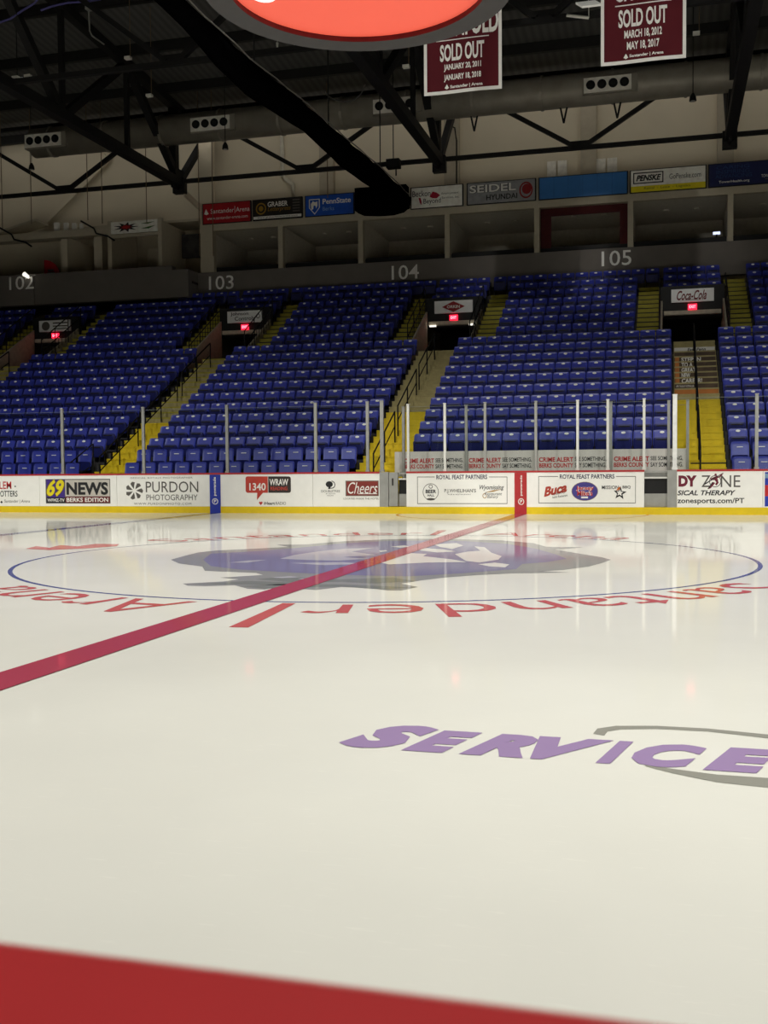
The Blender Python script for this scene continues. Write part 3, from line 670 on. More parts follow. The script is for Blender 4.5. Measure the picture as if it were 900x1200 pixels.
# upper flights on both sides of each tunnel
FL = []
for s, c in enumerate(CS):
    for side in (-1, 1):
        x0, x1 = (c - 1.84, c - 1.12) if side < 0 else (c + 1.12, c + 1.84)
        side_w = 'left' if side < 0 else 'right'
        st = thing('upper_stairs', 'narrow yellow-edged upper stairs %s of the %s sign tunnel' % (side_w, ['red script', 'red diamond', 'two-line lettering', 'round emblem'][s]), 'stairs', ((x0 + x1) / 2, ty(11), tz(11)))
        top = 14 if not (s == 0 and side > 0) else 15
        for j in range(1, top):
            kk = 11.5 + j / 2; y = yd(kk) - .63; z = tz(11) + .2065 * (j + 1)
            b = MB(); b.cur = 0; b.box(x0, x1, y, y + .40, z - .3, z - .12); b.cur = 1; b.box(x0, x1, y - .02, y + .40, z - .12, z)
            b.build('step', [CONCDARK, NOSE], st)

# ---- tunnel portals, their signs and exit lights
EXITM = mat('exit_red_light', (255, 30, 60), .5, emit=2.2, vary=.02)
SIGNW = mat('sign_pale', (250, 250, 250), .4, vary=.02)
LINT = mat('lintel_concrete', (205, 196, 176), .8)
YP = 25.42
nm_s = ['red script drink lettering', 'red diamond with white lettering', 'two lines of dark lettering', 'round emblem and small lettering']
for s, c in enumerate(CS):
    pb = MB(); pb.cur = 0
    for sd in (-1, 1):
        xa = c + sd * 1.0; x0, x1 = min(xa, xa + sd * .06), max(xa, xa + sd * .06)
        pb.prism([(x0, ty(11) + .1, tz(11) - .6), (x0, YP, tz(11) - .6), (x0, YP, tz(15) + .5), (x0, ty(11) + .1, tz(11) + .25)], (x1 - x0, 0, 0))
    pb.box(c - .95, c + .95, YP - .05, YP + .25, 6.42, 6.56)
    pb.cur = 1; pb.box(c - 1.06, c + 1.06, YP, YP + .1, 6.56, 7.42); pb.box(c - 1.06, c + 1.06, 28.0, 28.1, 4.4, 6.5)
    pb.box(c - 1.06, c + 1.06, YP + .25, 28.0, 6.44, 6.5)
    pb.cur = 2; pb.box(c - 1.06, c + 1.06, ty(11) + .72, 28.0, tz(11) - .06, tz(11) + .0)
    struct(pb, 'tunnel_portal', [LINT, BLACK, CONC], 'dark entry tunnel under the sign with %s' % nm_s[s])
    sg = thing('tunnel_sign', 'pale sign with %s above an entry tunnel' % nm_s[s], 'sign', (c, YP - .06, 6.84), 'signs above the entry tunnels')
    MB().box(c - .71, c + .71, YP - .10, YP - .02, 6.84, 7.29).build('sign_box', SIGNW, sg)
    P_ = Plane(c - .71, c + .71, 6.84, 7.29, YP - .10)
    if s == 0:
        P_.text('Coca-Cola', (.13, .83, .14, .88), mat('ink_cola', (120, 22, 30), .5), sg, bold=.022, shear=.38); P_.shape([(.16, .1), (.5, .16), (.82, .1), (.5, .21)], mat('ink_cola', (120, 22, 30)), sg)
    elif s == 1:
        P_.shape([(.2, .5), (.5, .06), (.8, .5), (.5, .94)], mat('ink_diamond', (160, 24, 30), .5), sg); P_.text('ORKIN', (.33, .67, .38, .62), INKWHITE, sg, .006, bold=.03)
    elif s == 2:
        P_.text('Johnson', (.1, .62, .56, .9), INK, sg, bold=.01); P_.text('Controls', (.22, .8, .18, .52), INK, sg, bold=.01)
        P_.shapes(ring_polys(.9, .5, .06, .2, .02, .06, 14), INKGREY, sg)
    else:
        P_.shape(ell(.22, .5, .13, .4, 18), INKGREY, sg); P_.text('FIRE DEPT', (.45, .9, .66, .82), INKGREY, sg) if False else P_.rect((.45, .92, .68, .8), INKGREY, sg); P_.rect((.45, .92, .42, .52), INKGREY, sg); P_.rect((.5, .9, .18, .27), INKGREY, sg)
    ex = thing('exit_sign', 'small glowing red exit sign below the sign with %s' % nm_s[s], 'exit sign', (c, YP - .05, 6.58), 'red exit signs over the tunnels')
    MB().box(c - .15, c + .15, YP - .08, YP - .01, 6.575, 6.77).build('housing', EXITM, ex)
    Plane(c - .15, c + .15, 6.575, 6.77, YP - .08).text('EXIT', (.14, .86, .25, .75), mat('exit_letters', (255, 150, 165), .5, emit=2.5, vary=.02), ex, .004, bold=.02)
    gr = thing('tunnel_railing', 'black pipe railing round the tunnel with %s' % nm_s[s], 'railing', (c, 24, tz(12)))
    for sd, nm in ((-1, 'side_rail'), (1, 'side_rail')):
        x = c + sd * 1.09; b = MB()
        for h in (.95, .5):
            b.tube([(x, ty(12), tz(12) + h), (x, YP, tz(16) + h)], .022, 6)
        b.build(nm, BLACK, gr)
        for kk in (12, 13.3, 14.6, 15.9): MB().tube([(x, ty(kk), tz(kk)), (x, ty(kk), tz(kk) + .98)], .02, 6).build('post', BLACK, gr)
        # dark infill bars
        for kk in [12.3 + .33 * i for i in range(11)]: MB().tube([(x, ty(kk), tz(kk) + .1), (x, ty(kk), tz(kk) + .5)], .012, 4).build('baluster', BLACK, gr)
# two small lamps at the mouth of the second tunnel
for i, x in enumerate((CS[1] - .78, CS[1] + .7)):
    lp = thing('tunnel_lamp', 'small white lamp under the %s end of the diamond sign lintel' % ('left', 'right')[i], 'lamp', (x, YP - .08, 6.38))
    MB().box(x - .12, x + .12, YP - .12, YP - .04, 6.36, 6.42).build('diffuser', mat('lamp_glow', (255, 250, 235), .4, emit=1.2, vary=.01), lp)
# railing and bag at the bottom of the stairs between 103 and 104
rl = thing('stair_gate_railing', 'black sloping railing left of the yellow stairs bottom, sections 103 and 104', 'railing', (-13.2, 14.6, .4))
for a, b in (((-13.9, 14.75, 1.15), (-12.95, 15.0, 1.95)), ((-13.3, 14.75, 1.0), (-12.95, 14.75, 1.25))): MB().tube([a, b], .022, 6).build('rail', BLACK, rl)
MB().tube([(-12.95, 15.0, .9), (-12.95, 15.0, 1.95)], .022, 6).build('post', BLACK, rl); MB().tube([(-13.9, 14.75, .6), (-13.9, 14.75, 1.15)], .022, 6).build('post', BLACK, rl)

# ================================================================== band, suites, signs
bb = MB().box(-16.33, 36, 28.2, 28.5, 8.2, 9.42).box(-36, -16.33, 27.25, 27.6, 8.3, 9.6)
bb.box(-24.6, -22.8, 27.2, 27.26, 8.3, 9.6).box(-16.33, -15.6, 27.25, 28.5, 8.3, 9.42)
struct(bb, 'trim_4', BAND, 'dark grey wall band carrying the section numbers')
NUM = mat('number_paint', (255, 253, 248), .6, vary=.02)
for body, x0, x1, y0, y1, Y in (('102', 11, 40, 323, 340, 27.2), ('103', 245, 274, 322.5, 340, 28.2), ('104', 459, 491, 310, 328, 28.2), ('105', 705, 740, 293, 312, 28.2)):
    a = at(x0, (y0 + y1) / 2, 1, Y).x; b = at(x1, (y0 + y1) / 2, 1, Y).x; za = at((x0 + x1) / 2, y1 - .6, 1, Y).z; zb = at((x0 + x1) / 2, y0 + .6, 1, Y).z
    nn = thing('section_number', 'pale painted section number %s, %s one from left on the grey band' % (body, {'102': 'first', '103': 'second', '104': 'third', '105': 'fourth'}[body]), 'sign', ((a + b) / 2, Y - .02, za))
    V, Fc, _bb = glyphs(body, bold=.006); m_ = MB()
    P_ = Plane(a, b, za, zb, Y)
    lettering(body, lambda u, v: P_.p(u, v, .02), NUM, nn, 'numeral', bold=.006)
# suites
MX = [-15.2, -11.93, -8.5, -4.94, -1.42, 2.10, 5.69, 9.2, 12.7]
SUITE = mat('suite_interior', (205, 198, 182), .9, vary=.06); CARPET = mat('suite_dark', (40, 36, 34), .9); MARO = mat('suite_maroon', (74, 18, 20), .8)
sb = MB(); sb.cur = 0
sb.box(-15.2, 13, 32.6, 32.8, 9.0, 11.3)
sb.box(-15.2, 13, 28.5, 32.8, 11.17, 11.3)
for x in MX: sb.box(x - .06, x + .06, 28.5, 32.6, 9.0, 11.2)
sb.cur = 1; sb.box(-15.2, 13, 28.5, 32.6, 8.9, 9.0)
struct(sb, 'suite_rooms', [SUITE, CARPET], 'dim suite rooms behind the window openings')
fb = MB().box(-15.5, 13, 28.25, 28.5, 11.14, 11.44).box(-15.5, 13, 28.32, 28.5, 11.4, 12.28).box(-15.5, 13, 28.4, 29.5, 12.2, 12.28)
struct(fb, 'trim_5', FRAMEW, 'pale fascia above the suite openings')
for x in MX: struct(MB().box(x - (.3 if x < -15 else .1), x + (.3 if x < -15 else .1), 28.26, 28.52, 9.42, 11.2), 'trim_6', FRAMEW)
struct(MB().box(-15.55, -14.95, 28.3, 28.6, 12.2, 16.4), 'trim_7', WALLB)
for i in range(8):
    a, b = MX[i] + .12, MX[i + 1] - .12
    if a > 9: break
    ct = thing('suite_counter', 'dark drink counter in the %s suite opening from left' % ORD(i + 1), 'counter', ((a + b) / 2, 28.7, 9.3), 'counters along the suite openings')
    MB().box(a, b, 28.6, 28.95, 9.62, 9.68).build('counter_top', CARPET, ct); MB().box(a, b, 28.85, 28.95, 9.0, 9.62).build('counter_front', CARPET, ct)
    MB().box(a, b, 28.52, 28.56, 9.38, 9.62).build('drink_rail', BLACK, ct)
    if i != 4:
        cb = thing('suite_cabinet', 'dark cabinet at the back of the %s suite from left' % ORD(i + 1), 'cabinet', (a + .8, 32.3, 9.0), 'cabinets in the suites')
        MB().box(a + .2, a + 1.5, 32.1, 32.6, 9.0, 10.1).build('body', CARPET, cb); MB().box(a + .2, a + 1.5, 32.06, 32.1, 9.1, 10.0).build('door', BLACK, cb)
    for q_ in (.35, .7):
        dl = thing('suite_downlight', 'small round ceiling light in the %s suite, %s one' % (ORD(i + 1), 'left' if q_ < .5 else 'right'), 'light', (a + (b - a) * q_, 30.2, 11.16))
        MB().tube([(a + (b - a) * q_, 30.2, 11.17), (a + (b - a) * q_, 30.2, 11.12)], .12, 12).build('trim_ring', SUITE, dl)
# maroon framed suite
mf = MB().box(-1.3, 2.0, 28.53, 28.6, 10.85, 11.14).box(-1.3, -.9, 28.53, 28.6, 9.42, 10.85).box(1.7, 2.0, 28.53, 28.6, 9.42, 10.85)
tag(mf.build('suite_surround', MARO), 'maroon surround framing the suite opening below the blank blue sign', 'frame')
tv = thing('suite_lamp', 'small bluish lamp glowing in the suite right of the maroon one', 'lamp', (5.2, 29.3, 9.9))
MB().box(5.12, 5.38, 29.3, 29.34, 9.92, 10.02).build('screen', mat('screen_glow', (210, 220, 255), .4, emit=1.3, vary=.01), tv); MB().box(5.22, 5.28, 29.3, 29.34, 9.68, 9.92).build('stand', BLACK, tv)
# ad signs on the fascia
def ad(x0, x1, m, label, z0=11.44, z1=12.24):
    t = thing('fascia_sign', label, 'sign', ((x0 + x1) / 2, 28.24, z0), 'advertising signs along the suite fascia')
    MB().box(x0, x1, 28.2, 28.3, z0 - .03, z1 + .03).build('sign_frame', BLACK, t)
    P_ = Plane(x0 + .04, x1 - .04, z0, z1, 28.2); return P_.rect((0, 1, 0, 1), m, t, .006, 'sign_face'), P_
t, P_ = ad(-15.36, -13.18, mat('sign_red', (176, 24, 36), .5), 'red fascia sign with white flame and arena lettering, leftmost')
P_.text('Santander', (.16, .66, .5, .74), INKWHITE, t, .01); P_.text('Arena', (.70, .99, .5, .74), INKWHITE, t, .01); P_.rect((.675, .683, .44, .8), INKWHITE, t, .01)
P_.text('www.santander-arena.com', (.08, .95, .18, .34), INKWHITE, t, .01); P_.shape([(.02, .5), (.06, .76), (.09, .62), (.12, .5), (.07, .44)], INKWHITE, t, .01)
t, P_ = ad(-13.11, -10.94, mat('sign_dark', (34, 28, 24), .5), 'black fascia sign with gold emblem and white serif name')
P_.text('GRABER', (.3, .72, .62, .88), INKWHITE, t, .01, bold=.02); P_.text('Letterpress', (.3, .78, .34, .62), GOLD, t, .01, shear=.3); P_.shapes(ring_polys(.16, .56, .11, .3, .025, .07, 18), GOLD, t, .01); P_.shape(ell(.16, .56, .05, .14, 12), GOLD, t, .01)
P_.rect((.0, 1, .03, .17), INKWHITE, t, .009); P_.text('www.graberletterpress.com', (.08, .92, .05, .15), INK, t, .011)
for v in (.3, .44, .58, .72, .86): P_.rect((.82, .97, v, v + .06), INKGREY, t, .01)
t, P_ = ad(-10.83, -8.73, mat('sign_blue', (30, 84, 190), .5), 'blue fascia sign with white shield and university lettering')
P_.text('PennState', (.36, .95, .55, .82), INKWHITE, t, .01, bold=.02); P_.text('Berks', (.36, .6, .22, .42), mat('ink_paleblue', (130, 165, 215), .5), t, .01)
P_.shapes([[(.07, .84), (.3, .84), (.3, .8), (.07, .8)], [(.07, .84), (.09, .84), (.09, .4), (.07, .4)], [(.3, .84), (.28, .84), (.28, .4), (.3, .4)], [(.07, .4), (.09, .4), (.19, .12), (.19, .06)], [(.3, .4), (.28, .4), (.19, .12), (.19, .06)]], INKWHITE, t, .01)
P_.shape([(.12, .3), (.11, .6), (.15, .74), (.2, .68), (.25, .72), (.25, .5), (.22, .36), (.21, .5), (.17, .52), (.16, .34)], INKWHITE, t, .01)
t, P_ = ad(-6.40, -4.28, mat('sign_white', (250, 245, 234), .5), 'white fascia sign with red splash and two-line name')
P_.text('Beckon', (.02, .38, .56, .84), INK, t, .01); P_.text('Beyond', (.24, .58, .12, .44), INK, t, .01); P_.text('Employment', (.6, .93, .56, .68), INKGREY, t, .01); P_.text('Services, Inc.', (.6, .95, .36, .48), INKGREY, t, .01)
P_.shape([(.36, .52), (.42, .76), (.5, .7), (.57, .56), (.5, .42), (.42, .44)], mat('ink_crimson', (170, 24, 52), .5), t, .011); P_.shape([(.14, .5), (.17, .24), (.2, .14), (.2, .3), (.18, .5)], mat('ink_crimson', (170, 24, 52)), t, .011)
t, P_ = ad(-4.14, -1.44, mat('sign_silver', (150, 150, 152), .45), 'silver fascia sign with outlined block lettering and red globe')
P_.text('SEIDEL', (.03, .72, .52, .9), INK, t, .010, bold=.05); P_.text('SEIDEL', (.03, .72, .53, .9), INKWHITE, t, .012, bold=.02); P_.text('HYUNDAI', (.28, .74, .14, .4), INK, t, .01, bold=.015)
P_.shapes(ring_polys(.87, .5, .1, .4, .02, .08, 18), mat('ink_globe', (140, 30, 34), .5), t, .01); P_.shape(ell(.88, .55, .07, .25, 12), mat('ink_globe', (140, 30, 34)), t, .011)
t, P_ = ad(-1.34, 2.01, mat('sign_azure', (58, 118, 186), .5, vary=.06, scale=3), 'plain blue fascia sign without lettering')
for i in range(1, 6): P_.rect((i / 6 - .002, i / 6 + .002, 0, 1), mat('ink_azure_dark', (40, 90, 150), .5), t, .008)
t, P_ = ad(2.08, 4.84, mat('sign_white', (216, 210, 196)), 'white and yellow fascia sign with boxed black lettering')
P_.rect((0, 1, 0, .27), YELLOWINK, t, .008); P_.shapes(frame_polys(.03, .44, .38, .9, .015, .05), INK, t, .01); P_.text('PENSKE', (.07, .41, .5, .78), INK, t, .01, bold=.04, shear=.3)
P_.text('GoPenske.com', (.52, .94, .5, .74), INK, t, .01); P_.text('Rental  -  Lease  -  Logistics', (.18, .8, .07, .21), mat('ink_brown', (90, 80, 30), .5), t, .01)
t, P_ = ad(4.9, 9.1, mat('sign_navy', (26, 34, 82), .5), 'navy fascia sign with dim blue lettering and white lighthouse at right')
TEAL = mat('ink_teal', (40, 70, 120), .5)
P_.text('CARING', (.06, .34, .76, .92), TEAL, t, .01); P_.text('INSPIRING', (.06, .34, .55, .72), TEAL, t, .01); P_.text('ADVANCING', (.05, .36, .35, .52), TEAL, t, .01); P_.text('TowerHealth.org', (.08, .34, .1, .24), INKWHITE, t, .01, bold=.01)
P_.shapes([[(.5, .45), (.545, .45), (.535, .8), (.51, .8)], [(.505, .82), (.54, .82), (.523, .95)]], INKWHITE, t, .01); P_.text('TOWER HEALTH', (.44, .62, .26, .4), INKWHITE, t, .01); P_.rect((.47, .6, .16, .2), INKGREY, t, .01)

# ---- open terrace at the far left
ter = MB(); ter.cur = 0
ter.box(-30, -17.0, 27.75, 28.05, 11.2, 11.5); ter.box(-30, -17.0, 28.05, 29.4, 11.45, 11.5)
ter.cur = 1; ter.box(-30, -15.6, 31.0, 31.2, 9.0, 11.9)
ter.cur = 2; ter.box(-30, -15.6, 27.6, 33.6, 8.9, 9.0)
struct(ter, 'terrace_bar', [FRAMEW, WALLB, CARPET], 'open concourse bar at far left above section 102')
struct(MB().box(-22.3, -22.0, 28.6, 31.0, 9.0, 11.4).box(-20.7, -20.3, 28.6, 31.0, 9.0, 11.4), 'wall_bar', WALLB)
kf = thing('concourse_kiosk', 'pale kiosk frame with splashy sign above section 103', 'kiosk', (-18.2, 27.8, 9.6))
for x in (-19.42, -17.08): MB().box(x - .09, x + .09, 27.7, 27.88, 9.6, 11.72).build('kiosk_post', FRAMEW, kf)
for x in (-19.42, -17.08): MB().box(x - .07, x + .07, 27.88, 30, 9.0, 11.6).build('side_panel', FRAMEW, kf)
MB().box(-19.42, -17.08, 27.72, 27.86, 11.02, 11.14).build('crossbar', FRAMEW, kf)
ks = MB().box(-19.33, -17.17, 27.66, 27.72, 11.16, 11.66).build('sign_panel', mat('sign_white', (216, 210, 196)), kf)
P_ = Plane(-19.33, -17.17, 11.16, 11.66, 27.66); sp = [(.33 + (.28 if k % 2 == 0 else .13) * math.cos(k * math.pi / 9), .5 + (.42 if k % 2 == 0 else .2) * math.sin(k * math.pi / 9)) for k in range(18)]
P_.shape(sp, INK, kf, .004, 'splash_print'); P_.shape([(.33 + (u - .33) * .5, .5 + (v - .5) * .5) for u, v in sp], INKRED, kf, .006, 'splash_print'); P_.text('Fresh Grill', (.64, .96, .5, .86), GREEN, kf, shear=.3) if False else P_.shapes([[(.64, .72), (.8, .66), (.95, .82), (.8, .78)], [(.66, .3), (.82, .26), (.96, .5), (.8, .42)]], GREEN, kf, .004, 'leaf_print')
dr = thing('kiosk_door', 'grey door leaf standing open inside the kiosk frame', 'door', (-18.3, 29.6, 9.0))
MB().box(-18.65, -18.1, 29.6, 29.66, 9.0, 10.9).build('leaf', FRAMEW, dr); MB().box(-18.2, -18.16, 29.55, 29.6, 9.9, 10.0).build('handle', BLACK, dr)
qs = thing('quarter_round_sign', 'dark red quarter-round sign on the bar wall at far left', 'sign', (-22.1, 28.5, 9.8))
P_ = Plane(-23.1, -22.35, 9.75, 10.45, 28.5)
MB().prism([P_.p(0, 0)] + [P_.p(math.sin(a), math.cos(a)) for a in [math.pi / 2 * (1 - i / 8) for i in range(9)]], (0, .05, 0)).build('sign_plate', mat('sign_red', (176, 24, 36)), qs)
P_.text('BAR', (.2, .7, .14, .38), INKWHITE, qs, .006) if False else P_.shapes([[(.18, .14), (.7, .14), (.7, .22), (.18, .22)], [(.24, .28), (.64, .28), (.64, .4), (.24, .4)]], INKGREY, qs, .004, 'lettering')
for i, x in enumerate((-24.6, -20.6)):
    br = thing('heater_bracket', 'black zigzag bracket on the bar beam, %s one' % ('left', 'right')[i], 'bracket', (x, 27.5, 11.4))
    MB().tube([(x, 27.4, 11.75), (x + .5, 27.6, 11.45), (x + .55, 27.7, 11.25), (x + 1.1, 27.72, 11.1), (x + 1.4, 27.72, 10.9)], .04, 6).build('arm', BLACK, br)
for i, (x, w_) in enumerate(((-22.2, .12), (-21.75, .1), (-21.35, .1), (-21.0, .08))):
    tag(MB().box(x - w_, x + w_, 28.1, 28.2, 11.5, 11.95 - i * .04).build('stacked_letter', INKWHITE), 'white cut-out letter piece standing on the bar beam, %s from left' % ORD(i + 1), 'letter', 'white pieces on the bar beam')
tag(MB().add([(-25.4, 27.6, 11.5), (-22.9, 27.6, 12.05), (-22.9, 28.6, 12.05), (-25.4, 28.6, 11.5), (-25.4, 27.6, 11.4), (-22.9, 27.6, 11.95), (-22.9, 28.6, 11.95), (-25.4, 28.6, 11.4)], [(0, 1, 2, 3), (7, 6, 5, 4), (0, 4, 5, 1), (1, 5, 6, 2), (2, 6, 7, 3), (3, 7, 4, 0)]).build('sloping_panel', FRAMEW), 'pale sloping panel lying on the bar beam at far left', 'panel')
tag(MB().bar((-23.6, 29.2, 12.3), (-20.3, 29.2, 14.9), .12, .45).build('wall_brace', WALLB), 'beige diagonal brace on the upper wall at left', 'brace')
tag(MB().box(-16.8, -15.65, 29.2, 29.35, 10.3, 11.3).build('wall_poster', mat('poster_dark', (50, 46, 44), .7, vary=.6, scale=3)), 'dark picture panel beside the kiosk at the end of the suites', 'poster')
c_ = at(31, 323, 1, 27.0)
sl = thing('spotlight', 'small bright white spotlight fixed just above the first section number', 'lamp', tuple(c_))
MB().tube([c_ + Vector((-.12, 0, .08)), c_ + Vector((.12, 0, -.08))], [.1, .06], 8).build('lamp_head', mat('lamp_glow', (255, 250, 235)), sl)
MB().tube([c_ + Vector((.12, 0, -.05)), c_ + Vector((.3, .2, .05))], .03, 6).build('arm', WHITEPOST, sl)

# ================================================================== roof steel
TX = [-26.2, -15.65, -4.9, 5.57, 16.1]
TN = ['outermost left', 'left', 'middle', 'right', 'outermost right']
GUS = mat('truss_black', (22, 21, 21), .65, vary=.2)
for i, x in enumerate(TX):
    tr_ = thing('roof_truss', 'black steel roof truss running across the rink, %s one' % TN[i], 'truss', (x, 0, 12.7))
    MB().bar((x, -20, 12.75), (x, 26.7, 12.75), .34, .34).build('bottom_chord', GUS, tr_)
    for y0, y1 in ((-29, 0), (0, 29.3)): MB().bar((x, y0, roof_z(y0) - .6), (x, y1, roof_z(y1) - .6), .3, .3).build('top_chord', GUS, tr_)
    nodes = [26.7, 22.4, 18.1, 13.8, 9.5, 5.2, .9]
    for k in range(len(nodes) - 1):
        ym = nodes[k]; yn = nodes[k + 1]
        if k % 2 == 0: MB().bar((x, ym, 12.75), (x, yn, roof_z(yn) - .6), .26, .26).build('web_diagonal', GUS, tr_)
        else: MB().bar((x, ym, roof_z(ym) - .6), (x, yn, 12.75), .26, .26).build('web_diagonal', GUS, tr_)
        MB().bar((x, yn, 12.75), (x, yn, roof_z(yn) - .6), .16, .16).build('web_vertical', GUS, tr_)
    MB().bar((x, 26.6, 12.75), (x, 29.3, 15.4), .24, .24).build('end_brace', GUS, tr_)
    MB().bar((x, 26.2, 12.9), (x, 26.2, roof_z(26.2) - .6), .3, .3).build('end_post', GUS, tr_)
    MB().box(x - .05, x + .05, 26.0, 27.0, 12.45, 13.3).build('gusset_plate', GUS, tr_)
    MB().box(x - .25, x + .25, 26.55, 26.85, 12.35, 12.95).build('end_bracket', GUS, tr_)
for yc, nm in ((26.7, 'back'), (15.2, 'second')):
    for i in range(len(TX) - 1):
        a, b = TX[i], TX[i + 1]; m_ = (a + b) / 2
        if yc < 20 and b < -16: pass
        br = thing('cross_bracing', 'black V-shaped cross bracing between the %s and %s trusses, %s line' % (TN[i], TN[i + 1], nm), 'bracing', (m_, yc, 12.8))
        MB().bar((a, yc, 12.83), (b, yc, 12.83), .15, .15).build('bottom_strut', GUS, br)
        MB().bar((a, yc, roof_z(yc) - .7), (b, yc, roof_z(yc) - .7), .15, .15).build('top_strut', GUS, br)
        for e in (a + .6, b - .6): MB().bar((m_ + (-.2 if e < m_ else .2), yc, 12.9), (e, yc, roof_z(yc) - .7), .15, .15).build('brace', GUS, br)
        MB().box(m_ - .4, m_ + .4, yc - .03, yc + .03, 12.75, 13.08).build('gusset_plate', GUS, br)
tag(MB().bar((-15.5, 26.8, 12.4), (-15.45, 28.9, 12.0), .1, .25).build('truss_strut', WALLB), 'beige strut between the left truss end and the corner column', 'strut')
# round air duct and its nozzle plates
DUCT = mat('duct_grey', (150, 144, 132), .45, metal=.2, vary=.12, scale=2)
du = thing('air_duct', 'large round grey air duct running along the upper wall', 'duct', (-4, 25.2, 14.4))
MB().tube([(-21.3, 25.2, 14.4), (30, 25.2, 14.4)], .57, 28).build('duct_tube', DUCT, du, smooth=True)
for x in [-20.5 + 2.45 * i for i in range(16)]: MB().tube([(x, 25.2, 14.4), (x + .09, 25.2, 14.4)], .60, 28).build('flange', DUCT, du)
VW = mat('vent_pale', (240, 236, 226), .5)
for i, x in enumerate((-20.55, -13.35, -6.11, 1.45)):
    v_ = thing('duct_vent', 'pale plate with four round nozzles on the air duct, %s from left' % ORD(i + 1), 'vent', (x, 24.62, 14.05), 'four-nozzle vents on the air duct')
    MB().box(x - .8, x + .8, 24.58, 24.63, 14.06, 14.56).build('plate', VW, v_)
    MB().box(x - .85, x + 1.0, 24.63, 25.1, 14.02, 14.6).build('plenum_box', DUCT, v_)
    for k in range(4):
        cx_ = x - .57 + .38 * k
        MB().tube([(cx_, 24.58, 14.31), (cx_, 24.54, 14.31)], .155, 16).build('nozzle', BLACK, v_)
        MB().tube([(cx_, 24.54, 14.31), (cx_, 24.525, 14.31)], .07, 10).build('nozzle_core', DKSTEEL, v_)
for i, x in enumerate((-3.3, -.1, 1.75)):
    hg = thing('duct_hanger', 'thin V-shaped hanger below the air duct, %s from left' % ORD(i + 1), 'hanger', (x, 25.2, 13.3))
    MB().tube([(x - .12, 25.2, 13.86), (x, 25.2, 13.3)], .035, 5).build('strap', GUS, hg); MB().tube([(x + .12, 25.2, 13.86), (x, 25.2, 13.3)], .035, 5).build('strap', GUS, hg)
# black curtain beam
CB = mat('black_cloth', (5, 5, 6), 1.0, vary=.3, scale=5, spec=0.0)
cb_ = thing('curtain_beam', 'massive black cloth-wrapped curtain beam running to the suites', 'beam', (-7, 16, 11.2))
cbm = MB(); n_ = 30; vs_ = []
TOPZ = [(1.5, 10.9), (8.4, 10.97), (11.4, 11.02), (14.3, 11.24), (18.5, 11.42), (23.6, 11.68), (27.6, 11.74)]
LOWZ = [(1.5, 10.75), (8.2, 10.82), (10, 10.6), (12, 10.52), (16.5, 10.95), (20, 10.9), (24, 11.15), (27.6, 11.25)]
def along(T, y):
    for (a, za), (b, zb) in zip(T, T[1:]):
        if y <= b: return za + (zb - za) * (y - a) / (b - a)
    return T[-1][1]
for i in range(n_ + 1):
    y = 1.5 + (27.6 - 1.5) * i / n_; sg = .025 * math.sin(i * 2.3); a_ = along(TOPZ, y); b_ = along(LOWZ, y)
    for dx, z in ((-6.74, b_), (-6.5, b_ - .03), (-6.27, b_ + .06), (-6.25, a_ + sg), (-6.5, a_ + .03), (-6.72, a_)): vs_.append((dx + sg * .5, y, z))
fs = [(i * 6 + j, i * 6 + (j + 1) % 6, (i + 1) * 6 + (j + 1) % 6, (i + 1) * 6 + j) for i in range(n_) for j in range(6)] + [(5, 4, 3, 2, 1, 0), tuple(n_ * 6 + j for j in range(6))]
cbm.add(vs_, fs).build('cloth_wrap', CB, cb_, smooth=True)
MB().tube([(-6.22, 1.5 + 26 * i / 30, along(TOPZ, 1.5 + 26 * i / 30) + .02 + .02 * math.sin(i * 2.1)) for i in range(31)], .018, 5).build('edge_rope', mat('rope_grey', (120, 118, 112), .8), cb_)
MB().prism([(-8.55 + 2.1 * u, 27.65, z) for u, z in ((0, 12.28), (1, 12.28), (1, 11.45), (.9, 11.3), (.7, 11.22), (.4, 11.22), (.12, 11.28), (0, 11.4))], (0, .5, 0)).build('end_box', CB, cb_)
for y in (6, 12, 18, 24): MB().tube([(-6.5, y, along(TOPZ, y)), (-6.5, y, roof_z(y))], .02, 5).build('hanging_rod', GUS, cb_)
sp_ = thing('beam_speaker', 'small black loudspeaker hanging by a rod over the curtain beam end', 'speaker', (-6.9, 26, 12.6))
c_ = at(461, 192, 1, 26.0)
MB().box(c_.x - .25, c_.x + .25, 25.85, 26.2, c_.z - .16, c_.z + .16).build('cabinet', BLACK, sp_); MB().tube([c_, (c_.x, 26, roof_z(26) - .012)], .02, 5).build('rod', GUS, sp_); MB().tube([c_ + Vector((.1, 0, -.1)), c_ + Vector((.1, 0, -.45))], .03, 5).build('bracket', BLACK, sp_)

